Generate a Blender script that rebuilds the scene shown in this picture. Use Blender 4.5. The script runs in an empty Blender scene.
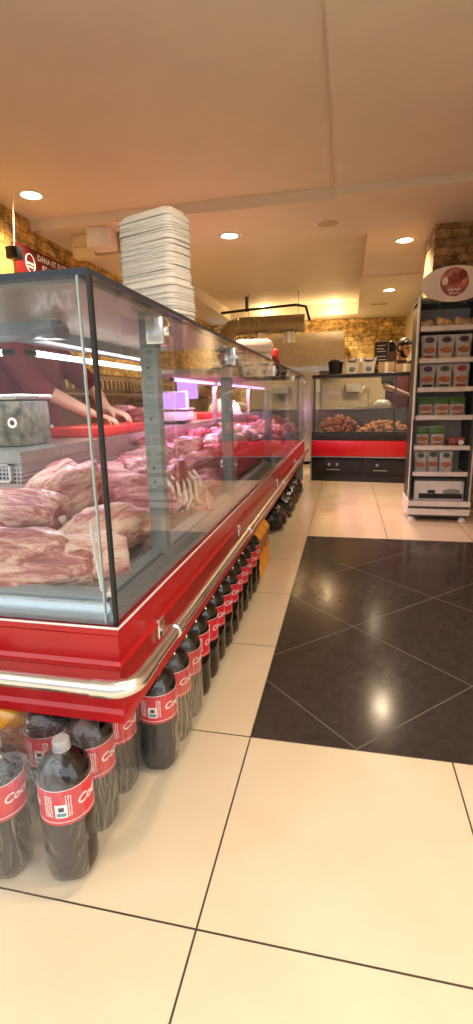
import bpy, bmesh, math, random
from mathutils import Vector, Matrix, noise, Euler
PI = math.pi
S = bpy.context.scene
COL = S.collection
rnd = random.Random(7)
V = Vector

# ------------------------------------------------------------------ materials
def _nt(name):
    m = bpy.data.materials.new(name); m.use_nodes = True
    nt = m.node_tree; nt.nodes.clear()
    out = nt.nodes.new('ShaderNodeOutputMaterial')
    return m, nt, out
def N(nt, typ, **kw):
    n = nt.nodes.new(typ)
    for k, v in kw.items():
        if k == 'op': n.operation = v
        elif k.startswith('i_'):
            key = k[2:]
            n.inputs[int(key) if key.isdigit() else key.replace('_', ' ')].default_value = v
        else: setattr(n, k, v)
    return n
def L(nt, a, b): nt.links.new(a, b)
def ramp(nt, stops, fac=None, interp='LINEAR'):
    r = nt.nodes.new('ShaderNodeValToRGB'); cr = r.color_ramp; cr.interpolation = interp
    while len(cr.elements) < len(stops): cr.elements.new(0.5)
    for e, (p, c) in zip(cr.elements, stops): e.position = p; e.color = (c[0], c[1], c[2], 1)
    if fac is not None: L(nt, fac, r.inputs[0])
    return r
def M(name, col, rough=.5, metal=0., var=.08, scale=12., bump=0., coat=0., spec=.5, rvar=.08, emit=None, estr=0., stretch=None, trans=0.):
    m, nt, out = _nt(name)
    b = N(nt, 'ShaderNodeBsdfPrincipled'); L(nt, b.outputs[0], out.inputs[0])
    tc = N(nt, 'ShaderNodeTexCoord'); src = tc.outputs['Object']
    if stretch:
        mp = N(nt, 'ShaderNodeMapping'); mp.inputs['Scale'].default_value = stretch; L(nt, src, mp.inputs[0]); src = mp.outputs[0]
    nz = N(nt, 'ShaderNodeTexNoise', i_Scale=scale, i_Detail=4.); L(nt, src, nz.inputs['Vector'])
    c0 = [max(0, c * (1 - var)) for c in col]; c1 = [min(1, c * (1 + var)) for c in col]
    r = ramp(nt, [(.3, c0), (.7, c1)], nz.outputs[0]); L(nt, r.outputs[0], b.inputs['Base Color'])
    mr = N(nt, 'ShaderNodeMapRange', i_3=max(.02, rough - rvar), i_4=min(1, rough + rvar)); L(nt, nz.outputs[0], mr.inputs[0]); L(nt, mr.outputs[0], b.inputs['Roughness'])
    b.inputs['Metallic'].default_value = metal; b.inputs['Coat Weight'].default_value = coat; b.inputs['Coat Roughness'].default_value = .12
    b.inputs['Specular IOR Level'].default_value = spec
    if trans: b.inputs['Transmission Weight'].default_value = trans
    if bump:
        bp = N(nt, 'ShaderNodeBump', i_Strength=bump, i_Distance=.01); L(nt, nz.outputs[0], bp.inputs['Height']); L(nt, bp.outputs[0], b.inputs['Normal'])
    if emit: b.inputs['Emission Color'].default_value = (*emit, 1); b.inputs['Emission Strength'].default_value = estr
    return m
def glass_mat(name, tint=(.93, .97, .95), rough=.015, veil=0.0, ior=1.45, wr=0.):
    m, nt, out = _nt(name)
    tr = N(nt, 'ShaderNodeBsdfTransparent'); tr.inputs[0].default_value = (*tint, 1)
    gl = N(nt, 'ShaderNodeBsdfGlossy', i_Roughness=rough); gl.inputs[0].default_value = (1, 1, 1, 1)
    fr = N(nt, 'ShaderNodeFresnel', i_IOR=ior)                  # thin pane: both faces reflect like air-to-glass
    ge = N(nt, 'ShaderNodeNewGeometry'); io = N(nt, 'ShaderNodeMapRange', i_3=ior, i_4=1 / ior); L(nt, ge.outputs['Backfacing'], io.inputs[0]); L(nt, io.outputs[0], fr.inputs['IOR'])
    mx = N(nt, 'ShaderNodeMixShader'); L(nt, fr.outputs[0], mx.inputs[0]); L(nt, tr.outputs[0], mx.inputs[1]); L(nt, gl.outputs[0], mx.inputs[2])
    last = mx
    tc = N(nt, 'ShaderNodeTexCoord'); mp = N(nt, 'ShaderNodeMapping'); L(nt, tc.outputs['Object'], mp.inputs[0])
    if wr: mp.inputs['Scale'].default_value = (1, 1, .35)
    nz = N(nt, 'ShaderNodeTexNoise', i_Scale=9. if not wr else 22., i_Detail=3., i_Distortion=0. if not wr else 1.2); L(nt, mp.outputs[0], nz.inputs['Vector'])
    if veil:
        df = N(nt, 'ShaderNodeBsdfDiffuse'); df.inputs[0].default_value = (.8, .8, .8, 1)
        mr = N(nt, 'ShaderNodeMapRange', i_3=veil * .4, i_4=veil * 1.6); L(nt, nz.outputs[0], mr.inputs[0])
        m2 = N(nt, 'ShaderNodeMixShader'); L(nt, mr.outputs[0], m2.inputs[0]); L(nt, mx.outputs[0], m2.inputs[1]); L(nt, df.outputs[0], m2.inputs[2]); last = m2
    if wr:
        bp = N(nt, 'ShaderNodeBump', i_Strength=wr, i_Distance=.03); L(nt, nz.outputs[0], bp.inputs['Height'])
        L(nt, bp.outputs[0], gl.inputs['Normal']); L(nt, bp.outputs[0], fr.inputs['Normal'])
    L(nt, last.outputs[0], out.inputs[0])
    return m
def emit_mat(name, col, s):
    m, nt, out = _nt(name)
    e = N(nt, 'ShaderNodeEmission', i_Strength=s)
    tc = N(nt, 'ShaderNodeTexCoord'); nz = N(nt, 'ShaderNodeTexNoise', i_Scale=3.); L(nt, tc.outputs['Object'], nz.inputs['Vector'])
    r = ramp(nt, [(.0, [c * .97 for c in col]), (1, col)], nz.outputs[0]); L(nt, r.outputs[0], e.inputs[0])
    L(nt, e.outputs[0], out.inputs[0]); return m
def meat_mat(name, stops, scale=7., stretch=(1, 2.2, 2.2), rough=.36, coat=.25, dist=1.2):
    m, nt, out = _nt(name)
    b = N(nt, 'ShaderNodeBsdfPrincipled'); L(nt, b.outputs[0], out.inputs[0])
    tc = N(nt, 'ShaderNodeTexCoord'); oi = N(nt, 'ShaderNodeObjectInfo')
    mp = N(nt, 'ShaderNodeMapping'); mp.inputs['Scale'].default_value = stretch; L(nt, tc.outputs['Object'], mp.inputs[0])
    sc = N(nt, 'ShaderNodeVectorMath', op='SCALE', i_Scale=9.); L(nt, oi.outputs['Random'], sc.inputs[0])
    ad = N(nt, 'ShaderNodeVectorMath', op='ADD'); L(nt, mp.outputs[0], ad.inputs[0]); L(nt, sc.outputs[0], ad.inputs[1])
    nz = N(nt, 'ShaderNodeTexNoise', i_Scale=scale, i_Detail=7., i_Roughness=.64, i_Distortion=dist); L(nt, ad.outputs[0], nz.inputs['Vector'])
    m2 = N(nt, 'ShaderNodeMapping'); m2.inputs['Scale'].default_value = (.8, 3.2, 2.6); L(nt, ad.outputs[0], m2.inputs[0])
    n2 = N(nt, 'ShaderNodeTexNoise', i_Scale=11., i_Detail=6., i_Roughness=.7, i_Distortion=.9); L(nt, m2.outputs[0], n2.inputs['Vector'])
    mf = N(nt, 'ShaderNodeMix', data_type='FLOAT'); mf.inputs[0].default_value = .52; L(nt, nz.outputs[0], mf.inputs[2]); L(nt, n2.outputs[0], mf.inputs[3])
    ms = N(nt, 'ShaderNodeMapRange', i_1=.3, i_2=.7, i_3=.22, i_4=.78); L(nt, mf.outputs[0], ms.inputs[0])
    r = ramp(nt, stops, ms.outputs[0]); L(nt, r.outputs[0], b.inputs['Base Color'])
    b.inputs['Roughness'].default_value = rough; b.inputs['Coat Weight'].default_value = coat; b.inputs['Coat Roughness'].default_value = .18
    bp = N(nt, 'ShaderNodeBump', i_Strength=.6, i_Distance=.014); L(nt, ms.outputs[0], bp.inputs['Height']); L(nt, bp.outputs[0], b.inputs['Normal'])
    return m
def stone_mat(name, axes, c0, c1, c2, bw=.3, bh=.11):
    m, nt, out = _nt(name)
    b = N(nt, 'ShaderNodeBsdfPrincipled', i_Roughness=.75); L(nt, b.outputs[0], out.inputs[0])
    tc = N(nt, 'ShaderNodeTexCoord'); sp = N(nt, 'ShaderNodeSeparateXYZ'); L(nt, tc.outputs['Object'], sp.inputs[0])
    cb = N(nt, 'ShaderNodeCombineXYZ'); L(nt, sp.outputs[axes[0]], cb.inputs[0]); L(nt, sp.outputs[axes[1]], cb.inputs[1])
    br = N(nt, 'ShaderNodeTexBrick', i_Scale=1., i_Mortar_Size=.006, i_Bias=-.1)
    br.inputs['Brick Width'].default_value = bw; br.inputs['Row Height'].default_value = bh
    br.inputs['Color1'].default_value = (*c0, 1); br.inputs['Color2'].default_value = (*c1, 1); br.inputs['Mortar'].default_value = (*c2, 1)
    wn = N(nt, 'ShaderNodeTexNoise', i_Scale=7., i_Detail=3.); L(nt, tc.outputs['Object'], wn.inputs['Vector'])
    ws = N(nt, 'ShaderNodeVectorMath', op='MULTIPLY_ADD'); L(nt, wn.outputs['Color'], ws.inputs[0]); ws.inputs[1].default_value = (.16, .09, 0); L(nt, cb.outputs[0], ws.inputs[2])
    L(nt, ws.outputs[0], br.inputs['Vector'])
    nz = N(nt, 'ShaderNodeTexNoise', i_Scale=11., i_Detail=6., i_Roughness=.7); L(nt, tc.outputs['Object'], nz.inputs['Vector'])
    r = ramp(nt, [(.34, (.22, .2, .18)), (.62, (1.35, 1.3, 1.15))], nz.outputs[0])
    mx = N(nt, 'ShaderNodeMix', data_type='RGBA', blend_type='MULTIPLY'); mx.inputs[0].default_value = .9
    L(nt, br.outputs[0], mx.inputs[6]); L(nt, r.outputs[0], mx.inputs[7]); L(nt, mx.outputs[2], b.inputs['Base Color'])
    bp = N(nt, 'ShaderNodeBump', i_Strength=.9, i_Distance=.03); L(nt, nz.outputs[0], bp.inputs['Height']); L(nt, bp.outputs[0], b.inputs['Normal'])
    return m
def floor_mat():
    m, nt, out = _nt('floor_tiles')
    b = N(nt, 'ShaderNodeBsdfPrincipled'); L(nt, b.outputs[0], out.inputs[0])
    tc = N(nt, 'ShaderNodeTexCoord'); sp = N(nt, 'ShaderNodeSeparateXYZ'); L(nt, tc.outputs['Object'], sp.inputs[0])
    x, y = sp.outputs[0], sp.outputs[1]
    def mth(op, a, bb=None, c=None):
        n = N(nt, 'ShaderNodeMath', op=op)
        for i, q in enumerate((a, bb, c)):
            if q is None: continue
            if isinstance(q, (int, float)): n.inputs[i].default_value = q
            else: L(nt, q, n.inputs[i])
        return n.outputs[0]
    def line(v, off, per, w):       # 1 on a joint
        t = mth('DIVIDE', mth('SUBTRACT', v, off), per)
        d = mth('ABSOLUTE', mth('SUBTRACT', t, mth('ROUND', t)))
        return mth('LESS_THAN', d, w / per / 2)
    bl = mth('MAXIMUM', line(x, -.269, .602, .0045), line(y, 1.355, .6, .0045))
    u = mth('ADD', x, y); v = mth('SUBTRACT', x, y)
    dl = mth('MAXIMUM', line(u, 1.42, .849, .0075), line(v, -1.30, .849, .0075))
    mask = mth('MULTIPLY', mth('MULTIPLY', mth('GREATER_THAN', x, -.267), mth('LESS_THAN', x, 2.139)), mth('MULTIPLY', mth('GREATER_THAN', y, 1.357), mth('LESS_THAN', y, 3.753)))
    nz = N(nt, 'ShaderNodeTexNoise', i_Scale=2.2, i_Detail=6., i_Roughness=.62); L(nt, tc.outputs['Object'], nz.inputs['Vector'])
    nf = N(nt, 'ShaderNodeTexNoise', i_Scale=14., i_Detail=7., i_Roughness=.7, i_Distortion=1.5); L(nt, tc.outputs['Object'], nf.inputs['Vector'])
    beige = ramp(nt, [(.3, (.70, .56, .37)), (.7, (.78, .65, .47))], nz.outputs[0])
    dark = ramp(nt, [(.35, (.038, .027, .024)), (.6, (.054, .040, .035)), (.8, (.072, .057, .050))], nf.outputs[0])
    def mix(f, a, bb):
        n = N(nt, 'ShaderNodeMix', data_type='RGBA')
        L(nt, f, n.inputs[0])
        for i, q in ((6, a), (7, bb)):
            if isinstance(q, tuple): n.inputs[i].default_value = (*q, 1)
            else: L(nt, q, n.inputs[i])
        return n.outputs[2]
    cb = mix(bl, beige.outputs[0], (.05, .04, .03)); cd = mix(dl, dark.outputs[0], (.12, .098, .085))
    L(nt, mix(mask, cb, cd), b.inputs['Base Color'])
    rr = N(nt, 'ShaderNodeMapRange', i_1=.3, i_2=.7, i_3=.12, i_4=.19); L(nt, nf.outputs[0], rr.inputs[0])
    L(nt, mth('ADD', rr.outputs[0], mth('MULTIPLY', mth('ADD', mth('MULTIPLY', dl, mask), mth('MULTIPLY', bl, mth('SUBTRACT', 1., mask))), .3)), b.inputs['Roughness'])
    L(nt, mth('SUBTRACT', .5, mth('MULTIPLY', mask, .30)), b.inputs['Specular IOR Level'])
    return m
def perf_mat(name, col, hole):
    m, nt, out = _nt(name)
    b = N(nt, 'ShaderNodeBsdfPrincipled', i_Roughness=.35, i_Metallic=.7); L(nt, b.outputs[0], out.inputs[0])
    tc = N(nt, 'ShaderNodeTexCoord')
    vo = N(nt, 'ShaderNodeTexVoronoi', i_Scale=75., i_Randomness=.0); L(nt, tc.outputs['Object'], vo.inputs['Vector'])
    r = ramp(nt, [(.30, hole), (.38, col)], vo.outputs['Distance']); L(nt, r.outputs[0], b.inputs['Base Color'])
    return m
def ridge_mat(name, col, scale):
    m, nt, out = _nt(name)
    b = N(nt, 'ShaderNodeBsdfPrincipled', i_Roughness=.35, i_Metallic=.85); L(nt, b.outputs[0], out.inputs[0])
    tc = N(nt, 'ShaderNodeTexCoord'); w = N(nt, 'ShaderNodeTexWave', i_Scale=scale); L(nt, tc.outputs['Object'], w.inputs[0])
    r = ramp(nt, [(0, [c * .7 for c in col]), (1, col)], w.outputs[0]); L(nt, r.outputs[0], b.inputs['Base Color'])
    bp = N(nt, 'ShaderNodeBump', i_Strength=.8, i_Distance=.02); L(nt, w.outputs[0], bp.inputs['Height']); L(nt, bp.outputs[0], b.inputs['Normal'])
    return m

mt = {}
mt['red'] = M('red_enamel', (.46, .008, .011), .32, var=.06, coat=.1)
mt['alu'] = M('brushed_aluminium', (.36, .42, .47), .30, .75, var=.05, stretch=(1, 1, 30), scale=20)
mt['post'] = M('anodised_upright', (.27, .31, .31), .45, .4, var=.05)
mt['chrome'] = M('chrome_tube', (.86, .86, .85), .24, 1., var=.03)
mt['steel'] = M('stainless_steel', (.58, .57, .55), .3, .9, var=.06, stretch=(1, 14, 1))
mt['canopy'] = M('canopy_steel', (.33, .31, .28), .45, .35, var=.08)
mt['darkstrip'] = M('dark_top_strip', (.035, .045, .06), .35)
mt['black'] = M('black_rubber', (.012, .012, .013), .5)
mt['blackgloss'] = M('black_gloss', (.012, .012, .014), .2)
mt['glass'] = glass_mat('counter_glass', tint=(.97, .985, .98), veil=.012, ior=1.35)
mt['glass_edge'] = M('glass_edge', (.55, .62, .58), .2, trans=.3)
mt['white_tube'] = emit_mat('white_tube_light', (1, .97, .92), 4)
mt['pink_tube'] = emit_mat('pink_tube_light', (1, .42, .95), 2)
mt['perf'] = perf_mat('perforated_steel', (.55, .54, .55), (.05, .05, .06))
mt['white'] = M('white_plastic', (.78, .77, .74), .4)
mt['foam'] = M('foam_tray', (.86, .82, .76), .55, var=.03)
mt['paint'] = M('ceiling_paint', (.80, .70, .55), .7, var=.03, scale=3)
mt['plaster'] = M('wall_plaster', (.84, .73, .50), .7, var=.05, scale=4)
mt['floor'] = floor_mat()
mt['stoneL'] = stone_mat('golden_stone_left', (1, 2), (.78, .52, .15), (.52, .32, .09), (.38, .22, .06), .2, .085)
mt['stoneB'] = stone_mat('golden_stone_back', (0, 2), (.86, .60, .22), (.46, .29, .09), (.36, .22, .07), .17, .075)
mt['stoneP'] = stone_mat('brown_stone_pillar', (0, 2), (.44, .29, .14), (.27, .17, .08), (.20, .12, .055), .16, .07)
mt['wood'] = M('dark_wood', (.11, .05, .028), .5, var=.3, stretch=(1, 1, 8))
mt['slat'] = M('pale_wood_slat', (.42, .27, .12), .5, var=.2)
mt['lamp'] = emit_mat('downlight_lens', (1, .86, .60), 7)
mt['ring'] = M('lamp_ring', (.80, .74, .64), .4)
mt['cola'] = M('cola_bottle_plastic', (.007, .0035, .003), .08, coat=.25, var=.2)
mt['label'] = M('red_label', (.66, .02, .035), .35)
mt['capgrey'] = M('pale_cap', (.36, .36, .37), .3)
mt['ink'] = M('white_ink', (.88, .86, .84), .5)
mt['inkblack'] = M('black_ink', (.02, .02, .02), .5)
mt['inkblue'] = M('blue_ink', (.10, .28, .38), .5)
mt['orange'] = M('orange_drink', (.85, .36, .02), .15, coat=.5)
mt['capblue'] = M('blue_cap', (.03, .08, .35), .35)
mt['film'] = glass_mat('shrink_film', tint=(.97, .97, .98), rough=.07, veil=.03, ior=1.45, wr=.55)
mt['film2'] = glass_mat('crumpled_film', tint=(.95, .95, .96), rough=.09, veil=.045, ior=1.5, wr=.7)
mt['bag'] = M('black_bag', (.012, .012, .013), .28, bump=.6, scale=20)
mt['redboard'] = M('red_cutting_board', (.80, .045, .045), .4)
mt['granite'] = M('speckled_block', (.12, .105, .07), .5, var=.85, scale=30)
mt['maroon'] = M('maroon_cloth', (.20, .03, .055), .85, bump=.5, scale=9)
mt['skin'] = M('skin', (.62, .36, .26), .5, var=.06)
mt['hair'] = M('dark_hair', (.018, .012, .009), .6, var=.3, scale=60)
mt['greycloth'] = M('charcoal_cloth', (.055, .055, .06), .85, bump=.4)
mt['redcloth'] = M('red_apron_cloth', (.30, .010, .012), .8, bump=.3)
mt['trouser'] = M('dark_trousers', (.03, .03, .04), .85)
mt['signred'] = M('sign_red', (.15, .010, .012), .45)
mt['rackwhite'] = M('rack_white_paint', (.80, .76, .72), .4)
mt['rackgrey'] = M('rack_grey_panel', (.66, .61, .58), .5)
mt['rackdark'] = M('rack_dark_metal', (.04, .05, .045), .4)
mt['cream'] = M('cream_board', (.84, .76, .66), .5)
mt['bagwhite'] = M('white_pouch', (.60, .58, .57), .35, coat=.2)
mt['green'] = M('green_pouch', (.055, .17, .02), .35, coat=.2)
mt['purpleink'] = M('purple_emblem', (.06, .03, .08), .5)
mt['greenink'] = M('green_emblem', (.06, .12, .05), .5)
mt['redink'] = M('red_emblem', (.40, .03, .05), .5)
mt['food'] = M('printed_food', (.45, .16, .06), .5, var=.5, scale=60)
mt['bread'] = M('bread', (.74, .53, .30), .7, var=.25, scale=25, bump=.4)
mt['carton'] = M('cardboard', (.50, .36, .20), .75, var=.1)
mt['bowl'] = M('pale_dome', (.74, .78, .66), .3)
mt['duct'] = ridge_mat('ribbed_duct', (.62, .52, .36), 14)
mt['chalk'] = M('menu_black', (.025, .022, .02), .5)
mt['violet'] = emit_mat('violet_screen', (.62, .30, .85), .9)
mt['bluesign'] = emit_mat('blue_sign_light', (.20, .42, .70), .55)
mt['whitesign'] = emit_mat('sign_letter_light', (.75, .9, 1), 1.1)
mt['lean'] = meat_mat('lean_meat', [(.30, (.16, .012, .02)), (.46, (.34, .04, .055)), (.56, (.50, .15, .15)), (.66, (.72, .48, .42))], 5.5, dist=.8)
mt['fat'] = meat_mat('fat_meat', [(.30, (.18, .018, .022)), (.42, (.38, .085, .08)), (.49, (.55, .25, .21)), (.55, (.68, .42, .33)), (.68, (.76, .56, .44))], 5, (.8, 2.2, 1.8), dist=.7)
mt['pinkmeat'] = meat_mat('pink_meat', [(.28, (.24, .02, .04)), (.44, (.44, .09, .12)), (.55, (.58, .25, .26)), (.68, (.74, .52, .48))], 5.5, dist=.8)
mt['cutface'] = meat_mat('cut_face', [(.3, (.18, .015, .02)), (.55, (.36, .06, .06)), (.66, (.70, .45, .38))], 12, (1, 1, 1))
mt['bone'] = M('bone', (.84, .74, .62), .4, var=.08)
mt['chicken'] = meat_mat('chicken_meat', [(.3, (.80, .48, .44)), (.5, (.90, .70, .62)), (.7, (.95, .84, .76))], 14, (1, 1, 1))
mt['kebab'] = meat_mat('marinated_chunk', [(.3, (.12, .025, .010)), (.5, (.28, .07, .025)), (.7, (.44, .15, .05))], 16, (1, 1, 1))
mt['nugget'] = meat_mat('golden_chunk', [(.3, (.24, .07, .018)), (.5, (.46, .18, .05)), (.7, (.64, .34, .12))], 16, (1, 1, 1))
mt['crate'] = M('red_crate_plastic', (.60, .03, .07), .4)
mt['ketchup'] = M('dark_red_bottle', (.20, .01, .012), .2, coat=.4)
mt['ledge'] = M('dull_green_grey_steel', (.13, .14, .12), .35, .5)
mt['clear'] = glass_mat('clear_plastic', tint=(.90, .90, .88), rough=.1, veil=.25)
mt['shade'] = M('grey_base', (.018, .018, .02), .5, spec=.3)

# ------------------------------------------------------------------ mesh helpers
class B:
    def __init__(s): s.bm = bmesh.new(); s.mi = 0
    def _tag(s, faces):
        for f in faces: f.material_index = s.mi
        return s
    def face(s, pts):
        vs = [s.bm.verts.new(p) for p in pts]; f = s.bm.faces.new(vs); f.material_index = s.mi; return s
    def box(s, x0, x1, y0, y1, z0, z1, rot=None, bev=0.):
        p = [(x, y, z) for x in (x0, x1) for y in (y0, y1) for z in (z0, z1)]
        vs = [s.bm.verts.new(q) for q in p]
        fs = [s.bm.faces.new([vs[i] for i in q]) for q in ((0, 1, 3, 2), (4, 6, 7, 5), (0, 4, 5, 1), (2, 3, 7, 6), (0, 2, 6, 4), (1, 5, 7, 3))]
        s._tag(fs)
        if bev:
            es = list({e for f in fs for e in f.edges})
            r = bmesh.ops.bevel(s.bm, geom=es, offset=bev, segments=2, affect='EDGES', profile=.5)
            for f in r['faces']: f.material_index = s.mi
            vs = list({v for f in r['faces'] for v in f.verts} | {v for v in vs if v.is_valid})
        if rot: bmesh.ops.transform(s.bm, matrix=rot, verts=[v for v in vs if v.is_valid])
        return s
    def prism(s, poly, d0, d1, axis=1):      # poly in the other two axes
        def P(a, b, d): return {0: (d, a, b), 1: (a, d, b), 2: (a, b, d)}[axis]
        n = len(poly)
        v0 = [s.bm.verts.new(P(a, b, d0)) for a, b in poly]; v1 = [s.bm.verts.new(P(a, b, d1)) for a, b in poly]
        fs = [s.bm.faces.new(v0), s.bm.faces.new(v1[::-1])]
        for i in range(n): fs.append(s.bm.faces.new((v0[i], v1[i], v1[(i + 1) % n], v0[(i + 1) % n])))
        return s._tag(fs)
    def tube(s, pts, r, seg=12, caps=True):
        pts = [V(p) for p in pts]; n = len(pts)
        rr = r if isinstance(r, (list, tuple)) else [r] * n
        rings = []; up = None
        for i, p in enumerate(pts):
            t = (pts[min(i + 1, n - 1)] - pts[max(i - 1, 0)]).normalized()
            if up is None: up = V((0, 0, 1)) if abs(t.z) < .9 else V((1, 0, 0))
            a = t.cross(up).normalized(); b = a.cross(t).normalized(); up = b
            rings.append([s.bm.verts.new(p + rr[i] * (math.cos(2 * PI * k / seg) * a + math.sin(2 * PI * k / seg) * b)) for k in range(seg)])
        fs = []
        for i in range(n - 1):
            for k in range(seg): fs.append(s.bm.faces.new((rings[i][k], rings[i][(k + 1) % seg], rings[i + 1][(k + 1) % seg], rings[i + 1][k])))
        if caps: fs += [s.bm.faces.new(rings[0][::-1]), s.bm.faces.new(rings[-1])]
        return s._tag(fs)
    def lathe(s, prof, c=(0, 0, 0), seg=28, caps=True, lobes=0, lob=0., a0=0., a1=2 * PI):
        c = V(c); rings = []; full = abs(a1 - a0 - 2 * PI) < 1e-6; cnt = seg if full else seg + 1
        for j, (r, z) in enumerate(prof):
            ring = []
            for k in range(cnt):
                a = a0 + (a1 - a0) * k / seg; q = r
                if lobes and z < lob: q = r * (1 - .10 * (1 - z / lob) * (.5 + .5 * math.cos(lobes * a)))
                ring.append(s.bm.verts.new(c + V((q * math.cos(a), q * math.sin(a), z))))
            rings.append(ring)
        fs = []
        for i in range(len(rings) - 1):
            for k in range(seg):
                k2 = (k + 1) % cnt
                fs.append(s.bm.faces.new((rings[i][k], rings[i][k2], rings[i + 1][k2], rings[i + 1][k])))
        if caps and full: fs += [s.bm.faces.new(rings[0][::-1]), s.bm.faces.new(rings[-1])]
        return s._tag(fs)
    def ball(s, c, r, sub=3, mat=None):
        rx = (r, r, r) if isinstance(r, (int, float)) else r
        m = Matrix.Translation(c) @ (mat or Matrix.Identity(4)) @ Matrix.Diagonal((*rx, 1))
        g = bmesh.ops.create_icosphere(s.bm, subdivisions=sub, radius=1, matrix=m)
        return s._tag({f for v in g['verts'] for f in v.link_faces})
    def cap(s, p0, p1, r0, r1=None, seg=14):  # capsule (round cone)
        r1 = r0 if r1 is None else r1; p0, p1 = V(p0), V(p1)
        d = p1 - p0; L_ = d.length
        if L_ < 1e-6: return s.ball(p0, r0)
        t = d / L_; pts, rr = [], []
        for k in range(5): a = PI / 2 * (1 - k / 4 * .98); pts.append(p0 - t * r0 * math.sin(a)); rr.append(max(.0004, r0 * math.cos(a)))
        for k in range(5): a = PI / 2 * ((k / 4) * .98 + .02); pts.append(p1 + t * r1 * math.sin(a)); rr.append(max(.0004, r1 * math.cos(a)))
        return s.tube(pts, rr, seg)
    def sweepL(s, prof, XL, XS, YF, YE):      # profile (outward offset, z) swept round the case corner
        path = [lambda d: (XL, YF - d), lambda d: (XS + d, YF - d), lambda d: (XS + d, YE)]
        rows = [[s.bm.verts.new((*f(d), z)) for d, z in prof] for f in path]
        fs = []
        for i in range(2):
            for j in range(len(prof) - 1): fs.append(s.bm.faces.new((rows[i][j], rows[i + 1][j], rows[i + 1][j + 1], rows[i][j + 1])))
        return s._tag(fs)
    def add_mesh(s, me, mat):
        n0 = len(s.bm.verts); f0 = len(s.bm.faces)
        s.bm.from_mesh(me); s.bm.verts.ensure_lookup_table(); s.bm.faces.ensure_lookup_table()
        bmesh.ops.transform(s.bm, matrix=mat, verts=s.bm.verts[n0:])
        for f in s.bm.faces[f0:]: f.material_index = s.mi
        return s
def obj(name, b, m, parent=None, ang=35, local=False, weld=False):
    bm = b.bm
    if weld: bmesh.ops.remove_doubles(bm, verts=bm.verts, dist=1e-5)
    bmesh.ops.recalc_face_normals(bm, faces=bm.faces)
    if parent is not None and not local:
        root = parent
        chain = Matrix.Identity(4); p = parent
        while p is not None:
            chain = (Matrix.Translation(p.location) @ p.rotation_euler.to_matrix().to_4x4()) @ chain; p = p.parent
        bmesh.ops.transform(bm, matrix=chain.inverted(), verts=bm.verts)
    me = bpy.data.meshes.new(name); bm.to_mesh(me); bm.free()
    for q in (m if isinstance(m, (list, tuple)) else [m]): me.materials.append(q)
    for p in me.polygons: p.use_smooth = True
    me.set_sharp_from_angle(angle=math.radians(ang))
    o = bpy.data.objects.new(name, me); COL.objects.link(o)
    if parent is not None: o.parent = parent
    return o
def tag(o, label, cat, group=None, kind=None):
    o['label'] = label; o['category'] = cat
    if group: o['group'] = group
    if kind: o['kind'] = kind
    return o
def thing(name, label, cat, loc=(0, 0, 0), rz=0., group=None):
    o = bpy.data.objects.new(name, None); COL.objects.link(o); o.empty_display_size = .05
    o.location = loc; o.rotation_euler = (0, 0, rz)
    return tag(o, label, cat, group)
def struct(name, b, m, ang=35):
    o = obj(name, b, m, ang=ang); o['kind'] = 'structure'; return o
def single(name, b, m, label, cat, loc=(0, 0, 0), rz=0., group=None, ang=35):   # one-mesh thing, geometry in local coords
    o = obj(name, b, m, ang=ang); o.location = loc; o.rotation_euler = (0, 0, rz); return tag(o, label, cat, group)
def dup(root, loc, rot, label, group=None, scale=None):
    def cp(o, par):
        c = o.copy(); COL.objects.link(c)
        if par is not None: c.parent = par
        for ch in o.children: cp(ch, c)
        return c
    r = cp(root, None); r.location = loc; r.rotation_euler = rot if isinstance(rot, (tuple, Euler)) else (0, 0, rot)
    if scale: r.scale = scale if isinstance(scale, tuple) else (scale,) * 3
    r['label'] = label
    if group: r['group'] = group
    return r
def text_mesh(body, size, ext=.0006, shear=0., bold=0.):
    cu = bpy.data.curves.new('lettering', 'FONT'); cu.body = body; cu.size = size; cu.extrude = ext; cu.align_x = 'CENTER'; cu.align_y = 'CENTER'
    cu.shear = shear; cu.offset = bold; cu.resolution_u = 3
    o = bpy.data.objects.new('lettering', cu); COL.objects.link(o)
    dg = bpy.context.evaluated_depsgraph_get(); me = bpy.data.meshes.new_from_object(o.evaluated_get(dg))
    bpy.data.objects.remove(o); bpy.data.curves.remove(cu)
    return me
ORD = ['first', 'second', 'third', 'fourth', 'fifth', 'sixth', 'seventh', 'eighth', 'ninth', 'tenth', 'eleventh', 'twelfth', 'thirteenth', 'fourteenth', 'fifteenth', 'sixteenth', 'seventeenth', 'eighteenth', 'nineteenth', 'twentieth', 'twenty-first', 'twenty-second', 'twenty-third', 'twenty-fourth', 'twenty-fifth', 'twenty-sixth']
def apply_mods(o):
    dg = bpy.context.evaluated_depsgraph_get(); me = bpy.data.meshes.new_from_object(o.evaluated_get(dg))
    o.modifiers.clear(); old = o.data; o.data = me; bpy.data.meshes.remove(old); me.name = o.name
def fuse(name, b, m, parent, vox=.007, smooth=4):
    o = obj(name, b, m, parent, local=True)
    r = o.modifiers.new('r', 'REMESH'); r.mode = 'VOXEL'; r.voxel_size = vox
    sm = o.modifiers.new('s', 'SMOOTH'); sm.iterations = smooth; sm.factor = .5
    apply_mods(o)
    for p in o.data.polygons: p.use_smooth = True
    return o

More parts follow.
